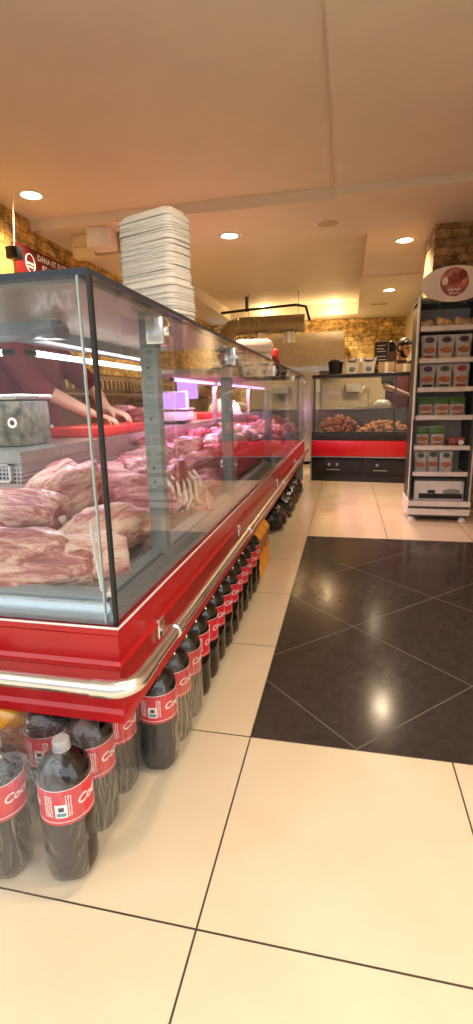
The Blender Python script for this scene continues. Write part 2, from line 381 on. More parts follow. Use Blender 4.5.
# ------------------------------------------------------------------ camera
f_px = 495.36; yaw, pit, rol = (math.radians(a) for a in (12.48, 12.80, -1.187))
fw = V((-math.sin(yaw) * math.cos(pit), math.cos(yaw) * math.cos(pit), -math.sin(pit)))
r0 = V((math.cos(yaw), math.sin(yaw), 0)); u0 = r0.cross(fw)
rr_ = math.cos(rol) * r0 + math.sin(rol) * u0; uu_ = -math.sin(rol) * r0 + math.cos(rol) * u0
cam = bpy.data.cameras.new('camera'); cam.sensor_fit = 'VERTICAL'; cam.sensor_height = 36; cam.lens = 36 * f_px / 1024; cam.clip_start = .02
co = bpy.data.objects.new('camera', cam); COL.objects.link(co); S.camera = co
mw = Matrix((rr_, uu_, -fw)).transposed().to_4x4(); mw.translation = (0, 0, 1.05); co.matrix_world = mw

# ------------------------------------------------------------------ room shell
struct('floor', B().box(-2.7, 1.4, -1.6, 9.95, -.08, 0), mt['floor'])
c = B()
c.box(-2.7, -.12, -.6, 4.07, 2.53, 2.62)                       # near ceiling, a little higher
c.box(-.12, 1.4, -.6, 3.99, 2.50, 2.60)
c.box(-2.7, 1.4, 4.07, 4.97, 2.45, 2.62)                       # cross soffit
c.box(-.12, 1.4, 3.99, 4.07, 2.45, 2.62)
c.box(-2.7, -2.1, 4.97, 9.95, 2.45, 2.75)                      # left soffit
c.box(.14, 1.4, 4.97, 6.55, 2.45, 2.75)
c.box(.14, 1.4, 6.55, 9.95, 2.43, 2.75)                        # right soffit, small step
c.box(-2.1, .14, 4.97, 9.95, 2.62, 2.75)                       # recess
c.box(-2.1, .14, 9.3, 9.95, 2.45, 2.62)
struct('ceiling', c, mt['paint'])
struct('wall_left', B().box(-2.75, -2.6, .3, 9.95, 0, 2.62), mt['stoneL'])
struct('wall_back', B().box(-2.7, 1.4, 9.8, 9.95, 0, 2.62), mt['stoneB'])
struct('wall_right', B().box(1.25, 1.4, .6, 5.5, 0, 2.6).box(1.0, 1.15, 5.5, 9.8, 0, 2.6).box(1.0, 1.4, 5.4, 5.55, 0, 2.6), mt['plaster'])
struct('pillar', B().box(.69, 1.25, 4.84, 5.4, 0, 2.45), mt['stoneP'])
struct('trim_1', B().box(-2.6, -2.55, .4, 9.8, 0, 1.06), mt['wood'])       # dark wainscot
struct('trim_2', B().box(-1.3, .3, 9.74, 9.8, 0, 1.75).box(.3, 1.0, 9.74, 9.8, 0, 1.75), mt['plaster'])

# the street the shop opens to (seen in the glass)
struct('ground_street', B().box(-14, 14, -9, -1.6, -.2, -.08), M('asphalt', (.22, .21, .20), .85, scale=30))
fc = B().box(-14, 14, -9.4, -8.6, -.2, 4.6)
for k in range(9): fc.box(-13.2 + k * 3, -11.4 + k * 3, -8.6, -8.5, 3.3, 4.2).box(-13.4 + k * 3, -11.0 + k * 3, -8.6, -8.52, -.1, 2.3)
struct('wall_across_street', fc, M('facade_render', (.34, .32, .30), .8, scale=2))
t = thing('shop_sign', 'dark shop sign with pale letters across the street, mirrored in the front glass', 'sign', (-6.2, -8.5, 2.55))
obj('board', B().box(-1.2, 1.2, 0, .08, 0, .95, bev=.01), mt['chalk'], t, local=True)
RB_ = Matrix(((-1, 0, 0, 0), (0, 0, 1, 0), (0, 1, 0, 0), (0, 0, 0, 1)))
obj('lettering', B().add_mesh(text_mesh('TAK', .52, bold=.01), Matrix.Translation((0, .085, .64)) @ RB_), emit_mat('lit_letters', (1, 1, 1), 1.2), t, local=True)
obj('lettering_line', B().add_mesh(text_mesh('TEKSTİL', .30, bold=.005), Matrix.Translation((0, .085, .20)) @ RB_), emit_mat('lit_letters_small', (1, 1, 1), 1.2), t, local=True)

# ------------------------------------------------------------------ ceiling fittings
def spot(name, loc, power, col, size=2.4, blend=.9, rad=.06):
    l = bpy.data.lights.new(name, 'SPOT'); l.energy = power; l.color = col; l.spot_size = size; l.spot_blend = blend; l.shadow_soft_size = rad
    o = bpy.data.objects.new(name, l); COL.objects.link(o); o.location = loc; return o
DL = [(-2.28, 3.62, 2.53, 'round recessed ceiling light at far left above the red wall sign', 30),
      (-1.04, 4.65, 2.45, 'round recessed ceiling light right of the tall foam tray stack', 42),
      (.485, 5.22, 2.45, 'round recessed ceiling light beside the stone pillar', 30),
      (.515, 7.35, 2.43, 'round recessed ceiling light nearest the man behind the far counter', 26),
      (-1.44, 9.1, 2.62, 'round recessed ceiling light left above the steel duct', 34),
      (-.25, 9.05, 2.62, 'round recessed ceiling light above the cooker hood', 34),
      (.80, 1.15, 2.50, 'added out-of-view ceiling light near the shop entrance, on the rack side', 15),  # added lamp outside the view, brightens the foreground and the rack
      (-.25, .85, 2.53, 'added out-of-view ceiling light near the shop entrance, above the aisle corner', 10),  # second added lamp outside the view, brightens the near floor
      (-2.3, 5.9, 2.45, 'half-hidden recessed ceiling light left behind the tray stack', 26)]
base = None
for i, (x, y, z, lab, pw) in enumerate(DL):
    if base is None:
        t = thing('ceiling_light', lab, 'ceiling light', (x, y, z), group='recessed ceiling lights')
        obj('lamp_ring', B().lathe([(.072, 0), (.072, -.006), (.098, -.008), (.104, -.003), (.104, 0)], seg=32, caps=False), mt['ring'], t, local=True)
        obj('lens', B().lathe([(.001, -.004), (.072, -.004), (.072, -.001), (.001, -.001)], seg=32), mt['lamp'], t, local=True)
        base = t
    else: dup(base, (x, y, z), 0., lab)
    if 'duct' in lab or 'hood' in lab:
        l = bpy.data.lights.new('downlight_bulb', 'POINT'); l.energy = 3; l.color = (1, .70, .36); l.shadow_soft_size = .05
        o = bpy.data.objects.new('downlight_bulb', l); COL.objects.link(o); o.location = (x, y, z - .12)
    spot('downlight_lamp', (x, y, z - .03), pw * 2.4, (1, .77, .50))
t = thing('ceiling_speaker', 'round cream ceiling speaker grille between the downlights', 'speaker', (-.187, 4.55, 2.45))
obj('rim', B().lathe([(.085, 0), (.088, -.010), (.112, -.008), (.118, 0)], seg=32, caps=False), mt['cream'], t, local=True)
obj('grille', B().lathe([(.001, -.012), (.05, -.011), (.085, -.006), (.085, -.001), (.001, -.001)], seg=32), M('speaker_grille', (.55, .42, .25), .6, var=.3, scale=120), t, local=True)
t = thing('air_vent', 'small slotted vent in the right soffit beyond the last downlight', 'vent', (.45, 8.35, 2.43))
obj('frame', B().box(-.14, .14, -.06, .06, -.008, 0, bev=.002), mt['ring'], t, local=True)
v = B()
for k in range(5): v.box(-.12, .12, -.045 + k * .02, -.035 + k * .02, -.012, -.006)
obj('louvre', v, mt['carton'], t, local=True)
t = thing('ceiling_box', 'pale beige box fixed under the ceiling left of the tray stack', 'box', (-2.03, 4.20, 2.45))
obj('housing', B().box(-.1, .1, -.09, .09, -.155, 0, bev=.012), mt['cream'], t, local=True)
obj('back_plate', B().box(-.12, .12, .09, .12, -.165, 0, bev=.006), mt['carton'], t, local=True)
obj('grille', B().box(-.08, .08, -.094, -.088, -.135, -.02, bev=.003), mt['white'], t, local=True)
t = thing('ceiling_box', 'flat yellowish box behind the pale beige ceiling box', 'box', (-2.24, 4.32, 2.45))
obj('housing', B().box(-.11, .09, -.05, .05, -.18, 0, bev=.006), M('yellowed_plastic', (.82, .70, .38), .5), t, local=True)
obj('cover_seam', B().box(-.10, .08, -.053, -.05, -.10, -.095), mt['carton'], t, local=True)

# ------------------------------------------------------------------ wall sign, cord, shelf rail on the left wall
t = thing('wall_sign', 'dark red sign with white lettering high on the stone wall', 'sign', (-2.58, 3.78, 1.97))
obj('board', B().box(-.015, .02, 0, 1.75, 0, .32, bev=.004), mt['signred'], t, local=True)
RY = Matrix(((0, 0, 1, 0), (1, 0, 0, 0), (0, 1, 0, 0), (0, 0, 0, 1)))   # text plane -> y/z facing +x
w = B()
w.add_mesh(text_mesh('DANA ET KUZU', .066, bold=.002), Matrix.Translation((.022, .52, .268)) @ RY)
w.add_mesh(text_mesh('ET & TAVUK', .066, bold=.002), Matrix.Translation((.022, .52, .195)) @ RY)
obj('lettering', w, mt['ink'], t, local=True)
e = B().tube([(.024, .17 + .06 * math.cos(a), .20 + .07 * math.sin(a)) for a in [k * PI / 12 for k in range(25)]], .005, 6)
e.box(.021, .026, .125, .215, .19, .205).box(.021, .026, .14, .20, .165, .178)
obj('emblem', e, mt['ink'], t, local=True)
t = thing('hook_rail', 'dark wooden rail with a row of pale pegs on the stone wall', 'rail', (-2.55, 1.2, 1.10))
obj('board', B().box(-.01, .03, 0, 8.2, 0, .24, bev=.006), mt['wood'], t, local=True)
pg = B().box(.03, .045, 0, 8.2, .20, .215).box(.03, .045, 0, 8.2, .03, .04)
obj('moulding', pg, mt['slat'], t, local=True)
p0 = None
for k in range(70):
    if p0 is None: p0 = obj('peg', B().tube([(0, 0, 0), (.035, 0, -.02), (.04, 0, -.11)], [.012, .012, .008], 6), mt['slat'], t, local=True); q = p0
    else: q = p0.copy(); COL.objects.link(q); q.parent = t
    q.location = (.035, .6 + k * .1, .19)
t = thing('pendant_cord', 'thin cord hanging from the ceiling with a small black box at its end', 'cord', (-2.44, 3.58, 2.10))
obj('cord', B().tube([(0, 0, .08), (.006, .01, .2), (.02, .006, .32), (.03, .004, .43)], .006, 6), mt['bread'], t, local=True)
obj('box', B().box(-.05, .05, -.04, .04, 0, .085, bev=.006), mt['blackgloss'], t, local=True)

# ------------------------------------------------------------------ meat display case
XS, YF, YE, XL = -.49, .946, 6.15, -2.3
case = thing('meat_display_case', 'long glass meat display case with red skirt and chrome hand rail', 'display case', (-.9, 2.5, 0))
sk = B().sweepL([(-.03, .548), (.004, .552), (.005, .538), (0, .532), (0, .470), (.007, .462), (.007, .452), (-.002, .444), (-.002, .345), (.004, .335), (.004, .311), (-.008, .309), (-.008, .52)], XL, XS, YF, YE)
sk.box(XL, XL + .01, YF, YF + .3, .31, .55).box(XS - .2, XS, YE - .01, YE, .31, .55)
obj('skirt', sk, mt['red'], case, 20)
si = B().sweepL([(-.014, .553), (-.013, .562), (-.016, .575), (-.024, .590), (-.034, .600), (-.036, .594), (-.042, .594), (-.044, .606), (-.055, .616), (-.064, .620), (-.065, .610), (-.09, .612), (-.091, .60), (-.11, .58)], XL, XS, YF, YE)
obj('sill', si, mt['alu'], case, 25)
tr = B().sweepL([(.0045, .553), (.0075, .553), (.0075, .5575), (.0045, .5575)], XL, XS, YF, YE)
obj('trim_strip', tr, mt['white'], case, 20)
# body under and behind
bd = B().box(XL, -.66, 1.12, 1.85, .05, .56).box(-1.38, -.66, 1.85, YE - .02, .05, .56)
obj('base_body', bd, mt['shade'], case)
obj('end_panel', B().box(-1.40, XS - .012, YE - .03, YE, .05, .62).box(-1.40, -.9, YE - .03, YE, .62, .9), mt['alu'], case)
dk = B()                                                       # sloped meat deck (corner mitred) and ledge riser
def quad(b, *p): b.face(p)
quad(dk, (XL, YF + .10, .575), (XS - .10, YF + .10, .575), (-1.02, 1.405, .71), (XL, 1.405, .71))
quad(dk, (XS - .10, YF + .10, .575), (XS - .10, YE - .03, .575), (-1.02, YE - .03, .71), (-1.02, 1.405, .71))
obj('deck', dk, mt['steel'], case)
gr = B()
quad(gr, (XL, 1.405, .795), (-1.02, 1.405, .795), (-1.02, 1.412, .862), (XL, 1.412, .862))
quad(gr, (-1.02, 1.405, .795), (-1.02, YE - .03, .795), (-1.027, YE - .03, .862), (-1.027, 1.412, .862))
obj('air_grille', gr, mt['perf'], case)
ri = B()
quad(ri, (XL, 1.405, .71), (-1.02, 1.405, .71), (-1.02, 1.405, .795), (XL, 1.405, .795))
quad(ri, (-1.02, 1.405, .71), (-1.02, YE - .03, .71), (-1.02, YE - .03, .795), (-1.02, 1.405, .795))
obj('riser', ri, mt['steel'], case)
obj('grille_frame', B().box(-1.30, -1.055, 1.395, 1.404, .80, .806).box(-1.30, -1.055, 1.395, 1.404, .856, .862).box(-1.061, -1.055, 1.395, 1.404, .80, .862), mt['white'], case)
wt = B().prism([(XL, 1.392), (-1.008, 1.392), (-1.008, YE - .03), (-1.38, YE - .03), (-1.38, 1.80), (XL, 1.80)], .864, .90, 2)
obj('worktop', wt, mt['steel'], case)
# glass
GX, GY = XS - .005, YF + .005
def pane(x0, x1, y0, y1, z0=.557, z1=1.292): return obj('glass_pane', B().box(x0, x1, y0, y1, z0, z1), mt['glass'], case)
pane(-1.42, GX - .022, GY, GY + .006); pane(XL, -1.424, GY, GY + .006)
joints = [GY + .010, 1.365, 2.28, 3.55, 4.85, YE - .02]
for a, b_ in zip(joints[:-1], joints[1:]): pane(GX - .006, GX, a + .002, b_ - .002)
obj('glass_edge', B().box(GX - .026, GX - .0225, GY - .001, GY + .007, .560, 1.292), mt['glass_edge'], case)
obj('corner_seal', B().box(GX - .004, GX + .004, GY - .002, GY + .010, .556, 1.292), mt['black'], case)
ts = B().sweepL([(-.030, 1.292), (-.008, 1.292), (-.006, 1.305), (-.030, 1.308), (-.030, 1.292)], XL, XS, YF, YE)
obj('top_strip', ts, mt['darkstrip'], case, 20)
# canopy / shelf
cp = B().prism([(XL, YF + .03), (XS - .03, YF + .03), (XS - .03, 2.36), (-.97, 2.36), (-.97, 1.42), (XL, 1.42)], 1.284, 1.298, 2)
obj('top_panel', cp, mt['canopy'], case)
sh = B().box(-1.0, -.62, 2.40, YE - .1, 1.176, 1.20, bev=.003)
for y in (2.45, 3.6, 4.9): sh.box(-.96, -.93, y, y + .03, .90, 1.18)
obj('upper_shelf', sh, mt['canopy'], case)
hs = B().prism([(1.36, 1.286), (1.36, 1.246), (1.375, 1.236), (1.43, 1.236), (1.45, 1.25), (1.45, 1.265), (1.43, 1.286)], XL, -.83, 0)
hs.prism([(-.945, 1.286), (-.945, 1.246), (-.955, 1.236), (-1.0, 1.236), (-1.02, 1.255), (-1.02, 1.27), (-1.0, 1.286)], 1.45, 2.36, 1)
obj('lamp_housing', hs, mt['alu'], case)
for nm, p, mm in (('white', [(XL + .1, 1.347, 1.198), (-.96, 1.347, 1.198)], 'white_tube'), ('white', [(-.925, 1.37, 1.198), (-.945, 2.62, 1.198)], 'white_tube'), ('pink', [(-.945, 2.68, 1.165), (-.945, 6.0, 1.165)], 'pink_tube')):
    lt = obj('light_tube', B().tube(p, .009, 10), mt[mm], case)
    ends = B()
    for q, d in ((V(p[0]), V(p[1]) - V(p[0])), (V(p[1]), V(p[0]) - V(p[1]))): ends.tube([q - d.normalized() * .004, q + d.normalized() * .03], .0105, 10)
    obj('socket', ends, mt['shade'], lt)
# uprights and clamps
for y in joints[1:-1] + [YE - .06]:
    p_ = obj('upright', B().box(GX - .068, GX - .020, y - .02, y + .02, .60, 1.284, bev=.003), mt['post'], case)
    hl = B()
    for z in (.82, .86, 1.0, 1.14): hl.tube([(GX - .044, y - .0205, z), (GX - .044, y - .0225, z)], .004, 8)
    obj('slot', hl, mt['black'], p_)
    cl = B().box(GX - .045, GX + .008, y - .03, y + .03, 1.20, 1.275, bev=.008).tube([(GX + .006, y, 1.235), (GX + .018, y, 1.235)], .016, 12)
    obj('clamp', cl, mt['chrome'], case)
obj('corner_stay', B().tube([(-.545, .995, .62), (-.575, 1.02, .78)], .004, 8).tube([(-.53, 1.0, .61), (-.56, 1.06, .61)], .008, 8), mt['chrome'], case)
# hand rail
Rr, zr = .0185, .440
pts = [(XL, YF - .062, zr), (-.50, YF - .062, zr)]
pts += [(-.49 + .05 * math.sin(a), YF - .012 - .05 * math.cos(a), zr) for a in [PI / 2 * k / 8 for k in range(9)]]
pts += [(-.44, 1.0, zr), (-.44, YE - .1, zr)]
hr = obj('hand_rail', B().tube(pts, Rr, 16), mt['chrome'], case)
el = [(-.525, YF - .062, zr), (-.495, YF - .062, zr)] + pts[2:11] + [(-.44, 1.0, zr)]
obj('elbow', B().tube(el, Rr + .0028, 16), mt['chrome'], hr)
for y in (1.19, 2.24, 3.6, 4.9):
    obj('bracket', B().box(XS, -.444, y - .013, y + .013, zr - .006, zr + .004, bev=.002).box(XS - .002, XS + .010, y - .02, y + .02, zr - .04, zr + .03, bev=.003).tube([(-.44, y - .02, zr), (-.44, y + .02, zr)], Rr + .004, 14), mt['chrome'], hr)
obj('bracket', B().box(-.86, -.82, YF - .07, YF, zr, zr + .03, bev=.003), mt['shade'], hr)

# ------------------------------------------------------------------ meat
def meat_mesh(seed, Lx, Wy, Hz, taper=.3, bend=.1, rough=.22, cut=True, sub=4):
    b = B(); b.ball((0, 0, 0), 1, sub)
    sd = V((seed * 3.7, seed * 1.3, -seed * 2.1))
    for v in b.bm.verts:
        p = v.co.copy()
        k = 1 - taper * (p.x * .5 + .5)
        q = V((p.x, p.y * k, p.z * k))
        n1 = noise.noise(p * 1.6 + sd); n2 = noise.noise(p * 3.6 + sd * 2) - .7 * abs(noise.noise(V((p.x * 2, p.y * 5, p.z * 5)) + sd)); n3 = noise.noise(p * 9 + sd)
        q *= 1 + rough * n1 * 1.3 + rough * .55 * n2 + rough * .22 * n3
        if cut and q.x > .72: q.x = .72 + (q.x - .72) * .08 + .03 * n2
        if q.z < -.62: q.z = -.62 + (q.z + .62) * .12
        q.y += bend * (q.x * q.x - .4)
        v.co = (q.x * Lx, q.y * Wy, (q.z + .62) * Hz)
    for f in b.bm.faces:
        f.material_index = 1 if cut and f.normal.x > .85 and f.calc_center_median().x > .66 * Lx else 0
    return b
def meat(name, seed, dims, mats, label, loc, rz, tilt=(0, 0), bone=False, group=None, **kw):
    o = obj(name, meat_mesh(seed, *dims, **kw), [mt[m] for m in mats], ang=180)
    o.location = loc; o.rotation_euler = (tilt[0], tilt[1], rz); tag(o, label, 'meat', group)
    if bone:
        bb = B().tube([(dims[0] * .6, 0, dims[2] * .6), (dims[0] * .755, 0, dims[2] * .62)], [.016, .014], 10).ball((dims[0] * .75, .004, dims[2] * .62), (.006, .017, .015), 2)
        obj('bone', bb, mt['bone'], o, local=True)
    return o
def dz(x, y):       # deck height
    d = max(0, min(1, min((-.59 - x) / .43, 9) if y > 1.40 else (min((y - 1.046) / .359, (-.59 - x) / .43))))
    return .575 + .135 * d
meat('carcass_half', 1, (.26, .11, .115), ('fat', 'cutface'), 'large pale carcass piece with a cut bone end lying by the corner of the ledge', (-1.02, 1.285, .645), .12, (.12, .05), bone=True, taper=.2, rough=.28)
meat('carcass_half', 2, (.24, .085, .105), ('fat', 'cutface'), 'pale carcass side lying lowest along the front glass', (-.79, 1.085, .585), .10, (.10, 0), taper=.25, rough=.2)
meat('carcass_half', 3, (.20, .09, .10), ('fat', 'cutface'), 'pale carcass shoulder by the front glass at the left edge of the photo', (-1.22, 1.11, .60), -.15, (.1, 0), taper=.1)
meat('meat_joint', 9, (.13, .07, .085), ('lean', 'cutface'), 'dark brownish-red joint between the two large front carcass pieces', (-.98, 1.16, .60), .2, taper=.25)
meat('meat_joint', 4, (.16, .085, .12), ('fat', 'cutface'), 'upright leg joint beside the ledge, behind the corner seal', (-.90, 1.52, .69), 1.2, (0, -.25), bone=True, taper=.4)
meat('meat_joint', 5, (.21, .095, .105), ('fat', 'cutface'), 'long pale leg joint lying inside the side glass before the first upright', (-.69, 1.36, .60), 1.25, (0, .0), bone=True, taper=.35, rough=.2)
meat('meat_joint', 6, (.15, .085, .09), ('fat', 'cutface'), 'pale joint lying in the glass corner of the case', (-.66, 1.13, .585), .5, taper=.2)
meat('meat_joint', 7, (.17, .08, .10), ('pinkmeat', 'cutface'), 'pink joint lying across the deck behind the long pale leg', (-.83, 1.66, .665), .5, (0, .1), taper=.3)
meat('meat_joint', 8, (.19, .085, .10), ('pinkmeat', 'cutface'), 'pink joint with a white fat cap just before the first upright', (-.72, 1.72, .62), .9, taper=.3, bone=True)
protos = []
for i, (dm, ms, kw) in enumerate([((.13, .07, .075), ('pinkmeat', 'cutface'), dict(taper=.3)), ((.10, .075, .06), ('lean', 'cutface'), dict(taper=.1)), ((.15, .06, .07), ('fat', 'cutface'), dict(taper=.45)), ((.11, .08, .05), ('pinkmeat', 'cutface'), dict(taper=.0, bend=.3)), ((.12, .05, .09), ('lean', 'cutface'), dict(taper=.2, bend=.3))]):
    protos.append((meat_mesh(20 + i, *dm, rough=.28, **kw), ms))
pm = []
for i, (b, ms) in enumerate(protos):
    o = obj('meat_cut', b, [mt[m] for m in ms], ang=180); pm.append(o)
kinds = ['pink fat-edged cut', 'dark red lean cut', 'pale tapering shank', 'flat pink slab', 'red marbled cut']
used = [False] * 5; cnt = {}
for row, (x0, where) in enumerate([(-.665, 'along the side glass'), (-.80, 'in the middle of the deck'), (-.935, 'along the steel ledge')]):
    y = 1.98 - .07 * row if row else 2.0
    while y < 5.95:
        if not (row == 0 and 2.75 < y < 3.95):
            k = rnd.randrange(5); x = x0 + rnd.uniform(-.02, .02)
            n = cnt.get((row, k), 0); cnt[(row, k)] = n + 1
            lab = f'{kinds[k]} {where}, {ORD[n]} such from the case corner'
            loc = (x, y, dz(x, y) + .005 + rnd.uniform(0, .03)); rot = (rnd.uniform(-.2, .2), .25 + rnd.uniform(-.2, .2), rnd.uniform(-1, 1) + (PI if rnd.random() < .4 else 0))
            s = rnd.uniform(.95, 1.25)
            if not used[k]:
                o = pm[k]; used[k] = True; o.location = loc; o.rotation_euler = rot; o.scale = (s,) * 3; tag(o, lab, 'meat', 'meat cuts in the display case')
            else: dup(pm[k], loc, rot, lab, scale=s)
        y += rnd.uniform(.135, .19)
for row, (x0, zz, where) in enumerate([(-.73, .085, 'heaped on the front rows'), (-.87, .09, 'heaped on the back rows')]):
    y = 1.93
    while y < 3.9:
        if not (row == 0 and 2.75 < y):
            k = rnd.randrange(5); x = x0 + rnd.uniform(-.03, .03); n = cnt.get((row + 5, k), 0); cnt[(row + 5, k)] = n + 1
            dup(pm[k], (x, y, dz(x, y) + zz), (rnd.uniform(-.3, .3), .3 + rnd.uniform(-.3, .3), rnd.uniform(0, 6.28)), f'{kinds[k]} {where}, {ORD[n]} such from the corner', scale=rnd.uniform(.85, 1.1))
        y += rnd.uniform(.16, .24)
# rib rack leaning past the first upright
t = thing('rib_rack', 'rack of ribs leaning toward the side glass past the first upright', 'meat', (-.665, 1.86, .60))
obj('loin', meat_mesh(31, .13, .05, .13, taper=.1, cut=False), mt['lean'], t, ang=180, local=True)
for k in range(6):
    a = -.11 + k * .043
    obj('rib', B().tube([(a, -.04, .02), (a + .008, -.062, .07), (a + .014, -.05, .13), (a + .018, -.02, .165)], [.008, .009, .008, .006], 8), mt['bone'], t, local=True)
t.rotation_euler = (0, 0, 1.35)
# red crates + chicken heap
def crate(label, loc):
    t = thing('meat_crate', label, 'crate', loc, group='red crates in the meat case')
    b = B().box(-.11, .11, -.23, .23, 0, .008).box(-.11, -.103, -.23, .23, 0, .13).box(.103, .11, -.23, .23, 0, .13).box(-.11, .11, -.23, -.223, 0, .13).box(-.11, .11, .223, .23, 0, .13)
    obj('tub', b, mt['crate'], t, local=True)
    r = B()
    for k in range(12): r.box(.11, .116, -.215 + k * .038, -.203 + k * .038, .01, .115)
    for k in range(6): r.box(-.095 + k * .036, -.083 + k * .036, -.236, -.23, .01, .115)
    obj('rib_wall', r, mt['crate'], t, local=True)
    obj('rim', B().box(-.12, .12, -.24, -.223, .122, .135).box(-.12, .12, .223, .24, .122, .135).box(-.12, -.103, -.24, .24, .122, .135).box(.103, .12, -.24, .24, .122, .135), mt['crate'], t, local=True)
crate('red ribbed plastic crate on the deck, the nearer of the two', (-.71, 3.02, .61)); crate('red ribbed plastic crate on the deck, the farther of the two', (-.71, 3.55, .61))
chk = None
for k in range(46):
    q = rnd.random(); yy = 2.85 + q * .85; x = -.71 + rnd.uniform(-.085, .085); z = .725 + rnd.uniform(0, .06) + .07 * (1 - abs(x + .71) / .1)
    lb = 'pale pink poultry piece heaped in the red crates of the meat case'
    if chk is None:
        chk = obj('poultry_piece', meat_mesh(41, .06, .033, .035, taper=.4, cut=False, sub=3), mt['chicken'], ang=180); tag(chk, lb, 'meat', 'poultry pieces in the red crates'); chk.location = (x, yy, z); chk.rotation_euler = (0, 0, 1)
    else: dup(chk, (x, yy, z), (rnd.uniform(-.4, .4), rnd.uniform(-.4, .4), rnd.uniform(0, 6.28)), lb, scale=rnd.uniform(.9, 1.2))

# ------------------------------------------------------------------ things on the steel worktop
t = thing('cutting_board', 'bright red plastic cutting board with a raised rim on the worktop', 'cutting board', (-1.18, 2.38, .90))
obj('board', B().box(-.15, .15, -.37, .37, 0, .042, bev=.004), mt['redboard'], t, local=True)
obj('stop_pin', B().box(-.148, -.138, -.368, -.36, .042, .062).box(-.128, -.118, -.368, -.36, .042, .058).box(-.108, -.098, -.368, -.36, .042, .056), mt['cream'], t, local=True)
meat('meat_cut', 51, (.10, .06, .05), ('lean', 'cutface'), 'dark red cut on the red board in front of the hand', (-1.10, 2.62, .944), .7)
meat('meat_cut', 52, (.13, .07, .06), ('pinkmeat', 'cutface'), 'pink slab lying at the far end of the red cutting board', (-1.22, 2.66, .944), 1.3)
t = thing('speckled_machine', 'speckled grey block with a round dark hole on the worktop corner', 'machine', (-1.22, 1.66, .90))
b = B().box(-.34, .10, -.10, .10, 0, .165, bev=.012)
obj('body', b, mt['granite'], t, local=True)
obj('top_plate', B().box(-.35, .11, -.11, .11, .165, .185, bev=.006), mt['steel'], t, local=True)
pq = obj('port', B().lathe([(.008, .0), (.012, .003), (.017, .003), (.019, 0)], seg=16, caps=False), mt['bone'], t, local=True)
pq.rotation_euler = (PI / 2, 0, 0); pq.location = (.075, -.101, .085)
pq = obj('port_hole', B().lathe([(.0005, .001), (.010, .001), (.010, -.003), (.0005, -.003)], seg=16), mt['black'], t, local=True)
pq.rotation_euler = (PI / 2, 0, 0); pq.location = (.075, -.101, .085)
t = thing('weighing_scale', 'shop scale lit violet with a tall display pole on the worktop', 'scale', (-1.18, 3.22, .90), .12)
obj('body', B().box(-.16, .16, -.14, .14, .02, .085, bev=.012), mt['white'], t, local=True)
obj('pan', B().box(-.17, .17, -.15, .15, .09, .10, bev=.004), mt['steel'], t, local=True)
obj('screen', B().box(-.02, .16, -.146, -.139, .10, .20, bev=.004), mt['violet'], t, local=True)
obj('screen_case', B().box(-.03, .17, -.139, -.10, .09, .21, bev=.006), mt['white'], t, local=True)
obj('pole', B().tube([(.13, .10, .08), (.13, .10, .33)], .012, 10), mt['alu'], t, local=True)
obj('display_head', B().box(.06, .20, .085, .115, .16, .33, bev=.006), mt['violet'], t, local=True)
obj('foot', B().box(-.14, .14, -.12, .12, 0, .02), mt['black'], t, local=True)
t = thing('cutting_board', 'red cutting board beyond the shop scale on the worktop', 'cutting board', (-1.2, 4.15, .90))
obj('board', B().box(-.14, .14, -.30, .30, 0, .045, bev=.004), mt['redboard'], t, local=True)
obj('handle_slot', B().box(-.05, .05, -.285, -.275, .044, .047), mt['black'], t, local=True)
t = thing('dome_shape', 'pale greenish dome cover on the worktop beyond the scale', 'dome', (-1.15, 4.75, .90))
obj('cover', B().lathe([(.16, .02), (.158, .05), (.14, .10), (.10, .14), (.05, .158), (.002, .163)], seg=32), mt['bowl'], t, local=True)
obj('base', B().lathe([(.17, 0), (.175, .015), (.165, .022)], seg=32), mt['white'], t, local=True)
obj('knob', B().lathe([(.012, .16), (.008, .172), (.016, .182), (.003, .19)], seg=14), mt['white'], t, local=True)
t = thing('glow_tray', 'wooden tray with orange lumps standing in for lamp glow and paper beyond the scale', 'tray', (-1.22, 3.62, .90))  # orange lamp glow and paper, given the shape of a filled tray
obj('tray', B().box(-.1, .1, -.1, .1, 0, .06, bev=.004), mt['slat'], t, local=True)
obj('filling', B().ball((0, 0, .075), (.07, .08, .045), 3).ball((.03, .03, .1), .04, 3).ball((-.03, -.03, .1), .04, 3), mt['nugget'], t, local=True)

# ------------------------------------------------------------------ people
def finger(b, p, d, n, l, r, curl):
    p = V(p); d = V(d).normalized(); n = V(n).normalized()
    for k, s in enumerate((.45, .32, .25)):
        q = p + d * l * s; b.cap(p, q, r * (1 - .1 * k), r * (1 - .1 * (k + 1)), 10); p = q
        d = (d * math.cos(curl) + n * math.sin(curl)).normalized()
def hand(b, wrist, d, down, side, curl=.45):
    """d: towards fingers, down: palm side, side: towards the little finger"""
    w = V(wrist); d = V(d).normalized(); down = V(down).normalized(); side = V(side).normalized()
    for k in range(4):
        o = (k - 1.5) * .0195
        b.cap(w + d * .012 + side * o * .6, w + d * .085 + side * o, .0135, .0115, 10)
    for k, (l, r) in enumerate(((.072, .0088), (.080, .009), (.075, .0086), (.058, .0078))):
        finger(b, w + d * .088 + side * (k - 1.5) * .0195, d + side * (k - 1.5) * .05, down, l, r, curl + .05 * k)
    tb = w + d * .02 - side * .03
    b.cap(w + d * .01 - side * .012, tb + d * .02, .015, .0125, 10)
    finger(b, tb + d * .02, d * .8 - side * .6 + down * .15, down + side * .4, .062, .0098, .3)
